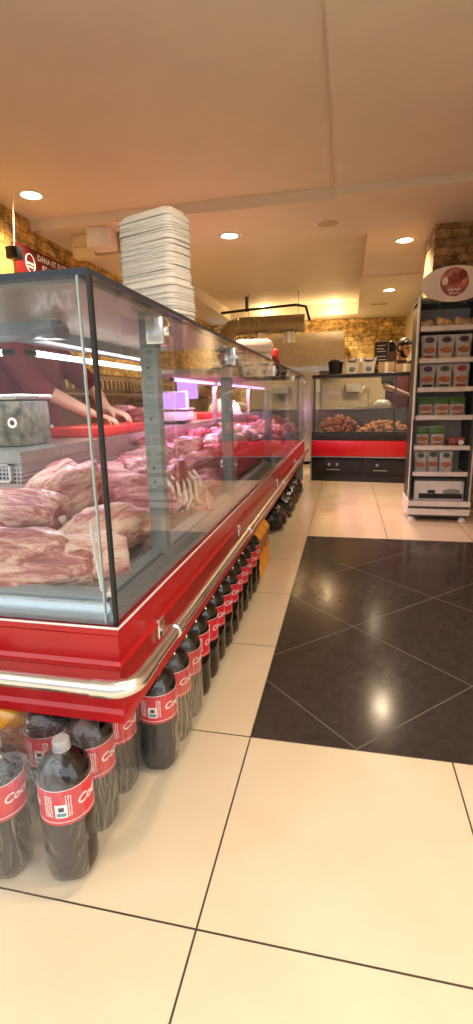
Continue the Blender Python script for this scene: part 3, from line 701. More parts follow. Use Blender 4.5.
def head(b, c, look, r=.105):
    """face shape fused into the body; c = head centre, look = horizontal-ish view direction"""
    f = V(look).normalized(); s = f.cross(V((0, 0, 1))).normalized(); u = s.cross(f).normalized()
    R = Matrix((s, f, u)).transposed().to_4x4()
    c = V(c); P = lambda x, y, z: c + s * x + f * y + u * z
    b.ball(c + u * .02 - f * .005, (.076, .096, .098), 3, R)
    b.ball(P(0, .022, -.045), (.060, .068, .075), 3, R)
    b.ball(P(0, .055, -.095), (.030, .026, .022), 3, R)                       # chin
    b.cap(P(0, .090, .015), P(0, .108, -.028), .008, .0135, 10)               # nose
    b.ball(P(-.010, .100, -.032), .008, 2); b.ball(P(.010, .100, -.032), .008, 2)
    b.cap(P(-.05, .078, .030), P(-.01, .090, .030), .010, .010, 10); b.cap(P(.05, .078, .030), P(.01, .090, .030), .010, .010, 10)   # brow
    b.cap(P(-.020, .088, -.060), P(.020, .088, -.060), .007, .007, 10); b.cap(P(-.016, .086, -.071), P(.016, .086, -.071), .008, .008, 10)   # lips
    for sg in (-1, 1):
        b.ball(P(sg * .077, -.005, -.005), (.012, .022, .034), 2, R)          # ears
        b.ball(P(sg * .048, .060, -.018), (.020, .022, .022), 2, R)           # cheek
    return s, f, u, R
def person(label, loc, rz, hip, chest, neck, headc, look, arms, shirt, sleeve, hair=True, apron=None):
    """local frame: faces -y.  arms: list of (shoulder, elbow, wrist, fingerdir, palmdir, side)"""
    t = thing('person', label, 'person', loc, rz)
    b = B(); hip, chest, neck, headc = map(V, (hip, chest, neck, headc))
    for sg in (-1, 1):
        b.cap(hip + V((sg * .085, 0, -.02)), V((sg * .10, .01, .50)), .085, .058); b.cap(V((sg * .10, .01, .50)), V((sg * .10, .03, .09)), .055, .038)
        b.cap(V((sg * .10, .04, .05)), V((sg * .11, -.13, .035)), .042, .034)
        b.cap(hip + V((sg * .06, 0, .03)), chest + V((sg * .075, .01, -.05)), .105, .105)
        b.cap(chest + V((sg * .06, 0, 0)), chest + V((sg * .14, .01, .10)), .10, .066)
    b.cap(chest + V((0, 0, .10)), neck, .075, .056); b.cap(neck, headc + V((0, .01, -.03)), .054, .056)
    for (sh, eb, wr, fd, pd, sd) in arms:
        b.cap(sh, eb, .056, .042); b.cap(eb, V(wr), .043, .027); b.cap(V(wr), V(wr) + V(fd).normalized() * .02, .026, .022)
        hand(b, wr, fd, pd, sd)
    s, f, u, R = head(b, headc, look)
    fuse('body', b, mt['skin'], t, .0055, 3)
    c = V(headc); P = lambda x, y, z: c + s * x + f * y + u * z
    h = B()
    h.ball(P(0, -.022, .040), (.083, .094, .090), 3, R); h.ball(P(0, -.04, .0), (.080, .075, .080), 3, R)
    h.cap(P(-.045, .055, .085), P(.045, .055, .085), .026, .026)
    fuse('hair', h, mt['hair'], t, .007, 3)
    e = B()
    for sg in (-1, 1): e.ball(P(sg * .030, .080, .012), (.013, .010, .008), 2, R)
    obj('eye', e, mt['blackgloss'], t, local=True)
    eb_ = B()
    for sg in (-1, 1): eb_.cap(P(sg * .050, .083, .034), P(sg * .014, .098, .036), .0055, .006)
    obj('eyebrow', eb_, mt['hair'], t, local=True)
    bd_ = B().ball(P(0, .035, -.075), (.060, .055, .050), 3, R).ball(P(-.05, .03, -.04), (.02, .04, .04), 2, R).ball(P(.05, .03, -.04), (.02, .04, .04), 2, R)
    fuse('beard', bd_, mt['hair'], t, .007, 3)
    sb = B()
    for sg in (-1, 1):
        sb.cap(hip + V((sg * .062, 0, -.04)), chest + V((sg * .078, .01, -.05)), .122, .122); sb.cap(chest + V((sg * .06, 0, 0)), chest + V((sg * .145, .01, .10)), .114, .078)
    sb.cap(chest + V((0, .01, .10)), neck + V((0, .01, -.035)), .088, .068)
    for (sh, eb, wr, fd, pd, sd) in arms:
        q = V(sh).lerp(V(eb), sleeve) if sleeve <= 1 else V(eb).lerp(V(wr), sleeve - 1)
        if sleeve <= 1: sb.cap(sh, q, .072, .064)
        else: sb.cap(sh, eb, .072, .058); sb.cap(eb, q, .057, .046)
    fuse('shirt', sb, mt[shirt], t, .009, 3)
    tb = B()
    for sg in (-1, 1):
        tb.cap(hip + V((sg * .085, 0, -.02)), V((sg * .10, .01, .50)), .102, .076); tb.cap(V((sg * .10, .01, .50)), V((sg * .10, .03, .10)), .073, .062)
    fuse('trousers', tb, mt['trouser'], t, .011, 3)
    so = B()
    for sg in (-1, 1): so.cap(V((sg * .10, .05, .048)), V((sg * .11, -.14, .042)), .048, .042)
    fuse('shoe', so, mt['black'], t, .008, 2)
    if apron:
        ab = B(); rows = [(.62, .21), (.85, .19), (1.05, .17), (1.2, .13), (1.36, .09)]; n = 9; g = []
        for z, hw in rows:
            r = []
            tt = max(0, min(1, (z - hip.z) / (chest.z - hip.z))); cy = hip.lerp(chest, tt)
            for k in range(n):
                a = (k / (n - 1) - .5) * 2; r.append(ab.bm.verts.new((cy.x + a * hw, cy.y - .140 + .07 * a * a - .01, z)))
            g.append(r)
        for i in range(len(g) - 1):
            for k in range(n - 1): ab.bm.faces.new((g[i][k], g[i][k + 1], g[i + 1][k + 1], g[i + 1][k]))
        o = obj('apron', ab, mt[apron], t, local=True); sd_ = o.modifiers.new('t', 'SOLIDIFY'); sd_.thickness = .006; apply_mods(o)
    return t
# butcher behind the worktop, facing the aisle (+x): his head leans in behind the canopy
person('person in a maroon shirt behind the worktop, hand resting on the red board', (-1.62, 2.36, 0), PI / 2,
       (0, .04, .92), (0, -.03, 1.22), (0, -.09, 1.39), (0, -.16, 1.50), (.25, -1, -.35),
       [((-.19, -.04, 1.32), (-.24, -.20, 1.13), (-.13, -.40, 1.005), (.12, -1, -.30), (0, .2, -1), (-.9, -.1, 0)),
        ((.19, -.04, 1.32), (.27, -.22, 1.14), (.02, -.42, 1.02), (-.1, -1, -.3), (0, .1, -1), (.9, 0, 0))],
       'maroon', 1.25, apron='maroon')
person('dark-haired man in charcoal tee and red apron behind the far counter', (.70, 7.20, 0), .15,
       (0, .02, .98), (0, -.01, 1.34), (0, -.03, 1.53), (.02, -.06, 1.665), (.60, -1, -.50),
       [((-.19, -.01, 1.44), (-.22, -.16, 1.17), (-.02, -.33, 1.08), (.9, -.5, -.1), (0, .1, -1), (.3, .9, 0)),
        ((.19, -.01, 1.44), (.23, -.14, 1.17), (.10, -.36, 1.08), (-.5, -.8, -.1), (0, .1, -1), (.8, -.5, 0))],
       'greycloth', .75, apron='redcloth')

# ------------------------------------------------------------------ foam tray stack
def tray(w, d, h):
    b = B(); n = 6
    def rr(w_, d_, r):
        p = []
        for cx, cy, a0 in ((w_ - r, d_ - r, 0), (-w_ + r, d_ - r, PI / 2), (-w_ + r, -d_ + r, PI), (w_ - r, -d_ + r, 1.5 * PI)):
            for k in range(n): a = a0 + PI / 2 * k / (n - 1); p.append((cx + r * math.cos(a), cy + r * math.sin(a)))
        return p
    prof = [(w + .001, d + .001, 0), (w + .002, d + .002, .005), (w - .0005, d - .0005, .0085), (w - .012, d - .012, h - .006), (w - .018, d - .018, h), (w * .5, d * .5, h)]
    rows = [[b.bm.verts.new((x, y, z)) for x, y in rr(a, c_, min(.03, c_ * .5))] for a, c_, z in prof]
    m = len(rows[0])
    for i in range(len(rows) - 1):
        for k in range(m): b.bm.faces.new((rows[i][k], rows[i][(k + 1) % m], rows[i + 1][(k + 1) % m], rows[i + 1][k]))
    b.bm.faces.new(rows[-1])
    return b
ang = -math.atan2(.09, .244)
def stack(w, d, n, z0, pitch, cx, cy, name):
    src = None
    for k in range(n):
        z = z0 + k * pitch; j = n - 1 - k
        lab = ('white foam tray on the very top of the ' + name) if j == 0 else (f'white foam tray, {ORD[j]} from the top of the {name}')
        jx, jy, ja = rnd.uniform(-.002, .002), rnd.uniform(-.002, .002), rnd.uniform(-.012, .012)
        if src is None:
            src = obj('foam_tray', tray(w, d, .03), mt['foam'], ang=40); src.location = (cx, cy, z); src.rotation_euler = (0, 0, ang); tag(src, lab, 'tray', 'stacked foam trays')
        else: dup(src, (cx + jx, cy + jy, z), ang + ja, lab)
cA = V((-.6, 1.76)) + V((-.244, .09)) * .5 + V((.09, .244)).normalized() * .068
stack(.130, .071, 18, 1.2985, .0085, cA.x + .006, cA.y - .01, 'lower, wider half of the tray stack')
stack(.125, .065, 26, 1.2985 + 18 * .0085 + .012, .0083, cA.x, cA.y, 'upper half of the tall tray stack')

# ------------------------------------------------------------------ things on the upper shelf
for k, (y, lab) in enumerate(((3.05, 'clear plastic food box on the upper shelf, nearest of three'), (3.25, 'clear plastic food box on the upper shelf, middle of three'), (3.62, 'clear plastic food box on the upper shelf, farthest of three'))):
    t = thing('food_box', lab, 'box', (-.72, y, 1.20), group='clear boxes on the upper shelf')
    obj('tub', B().box(-.075, .075, -.08, .08, 0, .055, bev=.008), mt['clear'], t, local=True)
    obj('lid', B().box(-.08, .08, -.085, .085, .055, .068, bev=.005), mt['white'], t, local=True)
    obj('contents', B().box(-.06, .06, -.065, .065, .004, .03, bev=.01), mt['bread'], t, local=True)
t = thing('storage_tub', 'white rounded tub standing on the upper shelf before the red-capped bottle', 'tub', (-.86, 4.75, 1.20), .2)
obj('body', B().box(-.17, .17, -.14, .14, 0, .26, bev=.05), mt['foam'], t, local=True)
obj('lid', B().box(-.18, .18, -.15, .15, .26, .38, bev=.055), mt['foam'], t, local=True)
t = thing('sauce_bottle', 'dark red bottle with a bright red cap on the upper shelf', 'bottle', (-.68, 4.95, 1.20))
obj('body', B().lathe([(.038, 0), (.042, .01), (.042, .19), (.036, .22), (.026, .25)], seg=20), mt['ketchup'], t, local=True)
obj('cap', B().lathe([(.030, .25), (.032, .27), (.034, .30), (.022, .315)], seg=14), mt['redboard'], t, local=True)
obj('label', B().lathe([(.0425, .06), (.0425, .15)], seg=20, caps=False), mt['inkblack'], t, local=True)
pl0 = None
for k in range(7):
    lab = f'cream foam plate standing on edge on the upper shelf, {ORD[k]} of the row'
    if pl0 is None:
        pl0 = obj('foam_plate', B().box(-.10, .10, -.006, .006, 0, .21, bev=.005).box(-.085, .085, -.010, -.006, .02, .19, bev=.002), mt['cream']); pl0.location = (-.80, 5.3, 1.20); tag(pl0, lab, 'plate', 'foam plates on the upper shelf')
    else: dup(pl0, (-.80, 5.3 + k * .03, 1.20), (-.08, 0, 0), lab)

# ------------------------------------------------------------------ bottles
def label_bend(me, R, zc, off=0.):
    for v in me.vertices:
        a = v.co.x / R + off; r = R + v.co.z; zz = v.co.y
        v.co = (r * math.cos(a), r * math.sin(a), zc + zz)
    return me
def make_bottle(name, label, cat, body, lab, capm, loc, rz, group, text=True):
    t = thing(name, label, cat, loc, rz, group); t.scale = (1.09, 1.09, 1)
    R = .0535
    prof = [(.030, .002), (.044, .0), (.051, .010), (.0535, .030), (.0535, .085), (.0515, .10), (.0535, .118), (.0545, .14), (.0545, .153), (.0525, .160), (.0525, .248), (.0540, .253), (.0530, .262), (.049, .275), (.039, .290), (.026, .302), (.0165, .311), (.0145, .316), (.0145, .320)]
    obj('body', B().lathe(prof, seg=30, lobes=5, lob=.03), mt[body], t, local=True, ang=50)
    lb = obj('label', B().lathe([(.0527, .1615), (.0535, .1625), (.0535, .246), (.0527, .247)], seg=30, caps=False), mt[lab], t, local=True)
    obj('cap', B().lathe([(.0165, .314), (.0172, .316), (.0172, .332), (.0155, .335)], seg=18), mt[capm], t, local=True)
    obj('neck_ring', B().lathe([(.0145, .309), (.0185, .311), (.0185, .313), (.0145, .314)], seg=18, caps=False), mt[capm], t, local=True)
    if text:
        w = B(); Rl = .0537
        m = text_mesh('Coca-Cola', .029, .0003, .25, .0004)
        w.add_mesh(label_bend(m, Rl, .210, 1.75), Matrix.Identity(4))
        m = text_mesh('Coca-Cola', .029, .0003, .25, .0004); w.add_mesh(label_bend(m, Rl, .210, -2.1), Matrix.Identity(4))
        for c0, n in ((-.62, 4), (.18, 3)):
            for k in range(n):                                   # columns of fine print
                q = B(); x = c0 * Rl + k * .0045
                for z in range(8): q.box(x, x + .0022, -.026 + z * .0066, -.0225 + z * .0066 + .001 * ((z * 7 + k) % 3), 0, .0004)
                mm = bpy.data.meshes.new('fine_print'); q.bm.to_mesh(mm); q.bm.free(); w.add_mesh(label_bend(mm, Rl, .210), Matrix.Identity(4))
        for z in (-.0405, .0375):
            q = B()
            for k in range(40): q.box(-.168 + k * .0084, -.168 + (k + 1) * .0084, z, z + .0016, 0, .0003)
            mm = bpy.data.meshes.new('rule'); q.bm.to_mesh(mm); q.bm.free(); w.add_mesh(label_bend(mm, Rl, .210), Matrix.Identity(4))
        obj('lettering', w, mt['ink'], lb, local=True)
        def patch(x0, x1, z0, z1, h, mat, nm):
            q = B(); n = 4
            for k in range(n): q.box(x0 + (x1 - x0) * k / n, x0 + (x1 - x0) * (k + 1) / n, z0, z1, 0, h)
            mm = bpy.data.meshes.new(nm); q.bm.to_mesh(mm); q.bm.free()
            obj(nm, B().add_mesh(label_bend(mm, Rl, .198), Matrix.Identity(4)), mt[mat], lb, local=True)
        patch(-.012, .012, -.016, .016, .0006, 'ink', 'badge')
        patch(-.0055, .0055, .0, .010, .0010, 'inkblack', 'badge_mark')
        patch(-.009, .009, -.012, -.004, .0010, 'inkblue', 'badge_bar')
    return t
GA = 'cola bottles in the row along the aisle'
cola = None; k = 0; y = 1.205
while y < 2.70:
    lab = f'large cola bottle with a red label under the aisle side, {ORD[k]} from the case corner'
    rz = math.atan2(-y, .52) + rnd.uniform(-.35, .15) + .1
    if cola is None: cola = make_bottle('cola_bottle', lab, 'bottle', 'cola', 'label', 'capgrey', (-.516, y, 0), rz, GA)
    else: dup(cola, (-.516 + rnd.uniform(-.003, .003), y, 0), rz, lab)
    k += 1; y += .1215
for k in range(5):
    dup(cola, (-.638, 1.21 + k * .1215, 0), rnd.uniform(-2, 0), f'cola bottle in the dark second row under the aisle side, {ORD[k]} from the case corner', 'cola bottles in the second row')
FR = [(-.592, .842, 'nearest the corner, first from the front'), (-.600, .972, 'nearest the corner, second from the front'), (-.598, 1.095, 'nearest the corner, third from the front'),
      (-.745, .815, 'second column from the corner, first from the front'), (-.725, .988, 'second column from the corner, second from the front'), (-.72, 1.11, 'second column from the corner, third from the front'),
      (-.872, .85, 'third column from the corner, first from the front')]
for x, y, lab in FR:
    dup(cola, (x, y, 0), math.atan2(-y, -x) - (0.25 if x > -.65 else .5), 'film-wrapped cola bottle before the case end: ' + lab, 'film-wrapped cola bottles')
ob = None
for k, (x, y, lab) in enumerate(((-.518, 2.79, 'yellow drink bottle with a blue cap at the end of the cola row, nearer one'), (-.518, 2.91, 'yellow drink bottle with a blue cap at the end of the cola row, middle one'), (-.518, 3.03, 'yellow drink bottle with a blue cap at the end of the cola row, farthest one'), (-.84, 1.0, 'orange drink bottle behind the film-wrapped colas at the left edge'))):
    if ob is None: ob = make_bottle('juice_bottle', lab, 'bottle', 'orange', 'nugget', 'capblue', (x, y, 0), -1, 'orange drink bottles', False)
    else: dup(ob, (x, y, 0), -1., lab)
def film(label, x0, x1, y0, y1, seed, mat_key):
    """shrink film: a wrinkled sleeve hugging the pack and gathered over the necks"""
    b = B(); n = 140; zs = [.004, .03, .08, .14, .20, .245, .27, .29, .305, .318]
    ins = [0, 0, .001, .001, .001, .0, -.012, -.026, -.036, -.048]
    cx, cy = (x0 + x1) / 2, (y0 + y1) / 2; hx, hy = (x1 - x0) / 2, (y1 - y0) / 2; rows = []
    for z, q in zip(zs, ins):
        r = []
        for k in range(n):
            a = 2 * PI * k / n; c_, s_ = math.cos(a), math.sin(a)
            e = 2 / 7.; X = (hx + q) * math.copysign(abs(c_) ** e, c_); Y = (hy + q) * math.copysign(abs(s_) ** e, s_)
            w = .004 * noise.noise(V((X * 25, Y * 25, z * 9 + seed))) + .0025 * noise.noise(V((X * 70, Y * 70, z * 20)))
            w *= .4 if z < .245 else 2.6
            m = 1 + w / max(hx, hy)
            r.append(b.bm.verts.new((cx + X * m, cy + Y * m, z + (.016 * noise.noise(V((X * 32, Y * 32, seed))) if z > .27 else 0))))
        rows.append(r)
    for i in range(len(rows) - 1):
        for k in range(n): b.bm.faces.new((rows[i][k], rows[i][(k + 1) % n], rows[i + 1][(k + 1) % n], rows[i + 1][k]))
    # gathered, crumpled top
    base_ = rows[-1]; prev = base_
    for s in (.94, .87, .80, .72, .64, .56, .47, .38, .28, .16):
        r = []
        for v in base_:
            x, y = (v.co.x - cx) * s, (v.co.y - cy) * s
            z = .314 - .03 * (1 - s) + .014 * noise.noise(V((x * 40, y * 40, seed))) + .011 * abs(noise.noise(V((x * 95, y * 95, seed + 3)))) + .005 * noise.noise(V((x * 190, y * 190, seed)))
            r.append(b.bm.verts.new((cx + x, cy + y, z)))
        for k in range(n): b.bm.faces.new((prev[k], prev[(k + 1) % n], r[(k + 1) % n], r[k]))
        prev = r
    b.bm.faces.new(prev)
    o = obj('shrink_film', b, mt[mat_key], ang=60); tag(o, label, 'film', 'plastic film round the bottle packs')
film('clear crinkled plastic film round the cola pack before the case end', -.806, -.538, .752, 1.172, 3, 'film2')
film('clear plastic film round the first cola pack along the aisle', -.700, -.4545, 1.143, 1.512, 5, 'film')
# black bags
for k, (x, y, s, lab) in enumerate(((-.58, 3.98, (.12, .17, .14), 'black tied bag under the case, nearest of the four'), (-.57, 4.42, (.125, .18, .15), 'black tied bag under the case, second of the four'), (-.56, 4.88, (.12, .19, .16), 'black tied bag under the case, third of the four'), (-.56, 5.35, (.12, .2, .16), 'black tied bag under the case, farthest of the four'))):
    t = thing('rubbish_bag', lab, 'bag', (x, y, 0), group='black bags under the meat case')
    b = B(); b.ball((0, 0, 0), 1, 4)
    for v in b.bm.verts:
        p = v.co.copy(); q = p * (1 + .18 * noise.noise(p * 2.4 + V((k * 5, 0, 0))) + .08 * abs(noise.noise(p * 6 + V((k, 3, 0)))))
        if q.z < -.8: q.z = -.8
        v.co = (q.x * s[0], q.y * s[1], (q.z + .8) * s[2] * .75)
    obj('sack', b, mt['bag'], t, local=True, ang=180)
    obj('knot', B().ball((.01, 0, s[2] * 1.37), (.022, .022, .02), 2).tube([(.01, 0, s[2] * 1.37), (.03, -.01, s[2] * 1.62)], [.012, .022], 8).tube([(.01, 0, s[2] * 1.37), (-.02, .01, s[2] * 1.6)], [.012, .02], 8), mt['bag'], t, local=True)

# ------------------------------------------------------------------ far counter
bc = thing('far_display_case', 'glass display case with a red band across the end of the aisle', 'display case', (-.42, 6.405, 0), math.radians(-6.1))
W = 1.42
obj('plinth', B().box(0, W, .05, .70, 0, .325), mt['black'], bc, local=True)
obj('kick_panel', B().box(.0, W, .035, .05, .09, .31).box(.02, .62, .025, .036, .11, .29, bev=.004).box(.66, 1.26, .025, .036, .11, .29, bev=.004), mt['shade'], bc, local=True)
hd = B()
for x in (.19, .77): hd.box(x, x + .17, .012, .026, .148, .158, bev=.003)
for x in (.21, .31, .80): hd.box(x, x + .03, .014, .026, .20, .235, bev=.003)
obj('latch', hd, mt['post'], bc, local=True)
obj('red_band', B().box(0, W, 0, .06, .325, .522, bev=.004), mt['red'], bc, local=True)
obj('trim_strip', B().box(0, W, -.004, .06, .312, .324), mt['alu'], bc, local=True)
obj('sill', B().prism([(0, .524), (-.006, .55), (0, .60), (.03, .625), (.10, .625), (.10, .524)], 0, W, 0), mt['shade'], bc, local=True)
obj('deck', B().box(.02, W - .02, .08, .68, .56, .575), mt['ledge'], bc, local=True)
obj('back_ledge', B().box(.02, W - .02, .56, .72, .86, .90, bev=.004).box(.02, W - .02, .60, .61, .575, .86), mt['ledge'], bc, local=True)
obj('glass_pane', B().box(.02, W - .02, .012, .018, .625, 1.285), mt['glass'], bc, local=True)
for x in (0, W - .012): obj('glass_pane', B().box(x, x + .008, .02, .60, .60, 1.285), mt['glass'], bc, local=True)
obj('top_panel', B().box(0, W, 0, .50, 1.285, 1.325, bev=.006), mt['blackgloss'], bc, local=True)
for x in (.012, .86 + .12): obj('upright', B().box(x, x + .022, .03, .05, .60, 1.285), mt['shade'], bc, local=True)
obj('side_frame', B().box(-.012, .0, -.006, .04, 0, 1.32), mt['post'], bc, local=True)
Rb = Matrix.Translation((-.42, 6.405, 0)) @ Matrix.Rotation(math.radians(-6.1), 4, 'Z')
def BL(x, y, z): return Rb @ V((x, y, z))
def pile(kind, m, n, cx, cy, wx, wy, h, lab, grp, seed):
    src = None
    for k in range(n):
        for _ in range(20):
            a, b_ = rnd.uniform(-1, 1), rnd.uniform(-1, 1)
            if a * a + b_ * b_ < 1: break
        z = .60 + h * max(0, 1 - (a * a + b_ * b_)) * rnd.uniform(.75, 1.0)
        p = BL(cx + a * wx, cy + b_ * wy, z)
        if src is None:
            src = obj(kind, meat_mesh(seed, .041, .030, .027, taper=.2, rough=.4, cut=False, sub=3), mt[m], ang=180); tag(src, lab, 'meat', grp); src.location = p
        else: dup(src, p, (rnd.uniform(-.5, .5), rnd.uniform(-.5, .5), rnd.uniform(0, 6)), lab, scale=rnd.uniform(.8, 1.25))
pile('meat_chunk', 'kebab', 95, .30, .30, .28, .20, .20, 'brown marinated meat chunk in the left heap of the far case', 'chunks in the left heap', 61)
pile('fried_chunk', 'nugget', 80, .87, .30, .31, .20, .13, 'golden brown chunk in the right heap of the far case', 'chunks in the right heap', 62)
for nm, cx, w_ in (('left', .30, .27), ('right', .86, .29)):
    single('display_tray', B().box(-w_, w_, -.21, .21, 0, .012, bev=.004).box(-w_, w_, -.21, -.20, 0, .03).box(-w_, w_, .20, .21, 0, .03), mt['steel'], f'shallow steel tray under the {nm} heap in the far case', 'tray', BL(cx, .30, .577), math.radians(-6.1))
t = thing('dome_shape', 'glossy white dome standing in for a ceiling lamp reflection on the ledge of the far case', 'dome', BL(.83, .64, .90))  # bright reflection of a ceiling lamp in the glass, modelled as a dome
obj('cover', B().lathe([(.13, .0), (.13, .02), (.11, .07), (.065, .105), (.002, .118)], seg=28), mt['bowl'], t, local=True)
obj('knob', B().lathe([(.010, .116), (.014, .128), (.003, .135)], seg=12), mt['white'], t, local=True)
# things on top of it
ZT = 1.3255; RB = math.radians(-6.1)
t = thing('dark_bin', 'dark grey rounded bin on the far case, left of the pale tubs', 'bin', BL(.25, .25, ZT), RB)
obj('body', B().lathe([(.075, 0), (.09, .10), (.092, .14)], seg=20), mt['shade'], t, local=True)
obj('lid', B().lathe([(.096, .14), (.094, .16), (.06, .185), (.002, .195)], seg=20), mt['shade'], t, local=True)
for k, (x, lab) in enumerate(((.46, 'pale tub with a dark handle on the far case, left one'), (.66, 'pale tub with a dark handle on the far case, right one'))):
    t = thing('handled_tub', lab, 'tub', BL(x, .25, ZT), RB, group='pale tubs on the far case')
    obj('tub', B().prism([(-.06, 0), (.06, 0), (.085, .19), (-.085, .19)], -.06, .06, 1), mt['foam'], t, local=True)
    obj('handle', B().tube([(-.05, -.064, .19), (-.045, -.068, .155), (.045, -.068, .155), (.05, -.064, .19)], .008, 8), mt['inkblack'], t, local=True)
    obj('inner', B().ball((0, -.061, .06), (.04, .004, .035), 2), mt['post'], t, local=True)
for k, (x, y, w_, h, lab) in enumerate(((.87, .20, .13, .125, 'brown carton on the far case before the man, left one'), (1.08, .22, .15, .10, 'brown carton on the far case before the man, right one'))):
    t = thing('carton', lab, 'box', BL(x, y, ZT), RB, group='cartons on the far case')
    obj('body', B().box(-w_ * .72, w_ * .72, -.11, .11, 0, h, bev=.003), mt['carton'], t, local=True)
    obj('flap', B().box(-w_ * .73, w_ * .73, -.115, -.05, h, h + .004).box(-w_ * .73, w_ * .73, .05, .115, h, h + .004), mt['slat'], t, local=True)
    obj('tape', B().box(-.02, .02, -.112, -.110, 0, h), mt['bone'], t, local=True)
t = thing('menu_board', 'small black menu board in a pale frame behind the tubs', 'menu', BL(.79, .42, ZT), RB)
obj('frame', B().box(-.09, .09, 0, .015, 0, .40, bev=.003), mt['slat'], t, local=True)
obj('panel', B().box(-.078, .078, -.004, 0, .012, .388), mt['chalk'], t, local=True)
ln = B()
for k, (z, a, b_) in enumerate(((.34, -.05, .05), (.30, -.06, .03), (.27, -.05, .055), (.21, -.06, .06), (.17, -.03, .06), (.10, -.06, .02), (.07, -.05, .05))): ln.box(a, b_, -.006, -.004, z, z + .008)
obj('chalk_line', ln, mt['ink'], t, local=True)
t = thing('countertop_machine', 'dark round-topped machine between menu board and man', 'machine', BL(.90, .47, ZT), RB)
obj('body', B().box(-.08, .08, -.05, .05, 0, .28, bev=.03), mt['wood'], t, local=True)
obj('hood', B().ball((0, 0, .31), (.07, .05, .09), 3), mt['shade'], t, local=True)

# ------------------------------------------------------------------ kitchen behind
t = thing('sink_counter', 'steel kitchen counter with a sink along the back wall', 'counter', (.05, 8.55, 0))
obj('cabinet', B().box(-.45, .92, -.28, .30, 0, .84), mt['steel'], t, local=True)
obj('worktop', B().box(-.47, .93, -.31, .32, .84, .88, bev=.004), mt['steel'], t, local=True)
obj('splashback', B().box(-.47, .93, .30, .32, .88, 1.62), mt['plaster'], t, local=True)
obj('basin', B().box(.12, .52, -.2, .2, .872, .8815), mt['shade'], t, local=True)
t = thing('faucet', 'tall curved chrome faucet above the kitchen sink', 'faucet', (.37, 8.78, .88))
obj('spout', B().tube([(0, 0, 0), (0, 0, .28)] + [(-.06 + .06 * math.cos(a), -.02 * a, .28 + .06 * math.sin(a)) for a in [PI * k / 8 for k in range(1, 9)]] + [(-.12, -.065, .22)], .013, 10), mt['chrome'], t, local=True)
obj('lever', B().tube([(.0, 0, .05), (.07, -.01, .09)], .008, 8), mt['chrome'], t, local=True)
t = thing('wall_dispenser', 'white towel dispenser above the kitchen sink', 'dispenser', (.10, 8.80, 1.12))
obj('case', B().box(-.12, .12, -.08, .05, 0, .15, bev=.02), mt['white'], t, local=True)
obj('slot', B().box(-.10, .10, -.082, -.07, .0, .012), mt['shade'], t, local=True)
t = thing('steel_cabinet', 'brushed steel cabinet left of the kitchen sink', 'cabinet', (-.62, 8.35, 0))
obj('body', B().box(-.27, .19, -.30, .30, .05, 1.45, bev=.004), mt['steel'], t, local=True)
obj('door', B().box(-.25, .17, -.315, -.30, .10, 1.40, bev=.004), mt['steel'], t, local=True)
obj('handle', B().tube([(.13, -.33, .7), (.13, -.33, 1.0)], .01, 8), mt['chrome'], t, local=True)
t = thing('cooker_hood', 'wide pale cooker hood under the ceiling of the kitchen', 'hood', (-.68, 9.1, 0))
obj('canopy', B().prism([(-.5, 1.50), (-.5, 1.62), (-.25, 2.12), (.5, 2.12), (.5, 1.50)], -.62, .62, 0), M('hood_metal', (.68, .60, .46), .45, .2), t, local=True)
obj('rim', B().box(-.63, .63, -.515, -.49, 1.48, 1.56), mt['steel'], t, local=True)
obj('underside_filter', B().box(-.58, .58, -.45, .45, 1.485, 1.50), mt['shade'], t, local=True)
t = thing('oven', 'dark steel oven range under the cooker hood', 'oven', (-1.05, 9.1, 0))
obj('body', B().box(-.62, .55, -.42, .5, 0, 1.42), mt['shade'], t, local=True)
obj('door', B().box(-.55, .48, -.435, -.42, .90, 1.35, bev=.006), mt['blackgloss'], t, local=True)
obj('handle', B().tube([(-.45, -.46, 1.33), (.38, -.46, 1.33)], .012, 8), mt['chrome'], t, local=True)
t = thing('ventilation_duct', 'ribbed metal duct running under the ceiling to the hood', 'duct', (-1.1, 8.0, -.06))
obj('pipe', B().tube([(-.55, 0, 2.22), (.45, 0, 2.22)], .13, 24), mt['duct'], t, local=True)
obj('elbow', B().tube([(-.55, 0, 2.22), (-.68, 0, 2.19), (-.76, -.02, 2.08), (-.78, -.03, 1.86)], [.13, .13, .13, .12], 20), mt['duct'], t, local=True)
obj('drop_vent', B().lathe([(.10, 1.93), (.10, 2.10)], (-.23, 0, 0), 20), mt['chrome'], t, local=True)
obj('drop_vent', B().lathe([(.10, 1.93), (.10, 2.10)], (.22, 0, 0), 20), mt['chrome'], t, local=True)
for x in (-.41, .35): obj('hanger', B().tube([(x, 0, 2.34), (x, 0, 2.68)], .004, 6), mt['shade'], t, local=True)
t = thing('black_pipe', 'black pipe bent along the recess above the ribbed duct', 'pipe', (-1.1, 8.2, 2.40))
obj('pipe', B().tube([(-.9, 0, 0), (-.4, 0, .03), (.3, 0, .06), (.45, -.05, .02), (.52, -.15, -.2)], .02, 10), mt['black'], t, local=True)
obj('bracket', B().box(-.5, -.46, -.02, .02, 0, .22), mt['shade'], t, local=True)
t = thing('reflected_sign', 'small blue glowing panel with pale letters on the left wall, standing in for a reflected sign', 'sign', (-2.56, 9.05, 2.0))  # glowing panel in place of a sign's reflection in the counter glass
obj('case', B().box(-.03, .0, -.02, 1.12, -.02, .32), mt['shade'], t, local=True)
obj('panel', B().box(0, .006, 0, 1.1, 0, .30), mt['bluesign'], t, local=True)
w = B().add_mesh(text_mesh('DUHU', .22, bold=.006), Matrix.Translation((.008, .55, .17)) @ RY); w.box(.006, .010, .1, 1.0, .03, .05)
obj('lettering', w, mt['whitesign'], t, local=True)

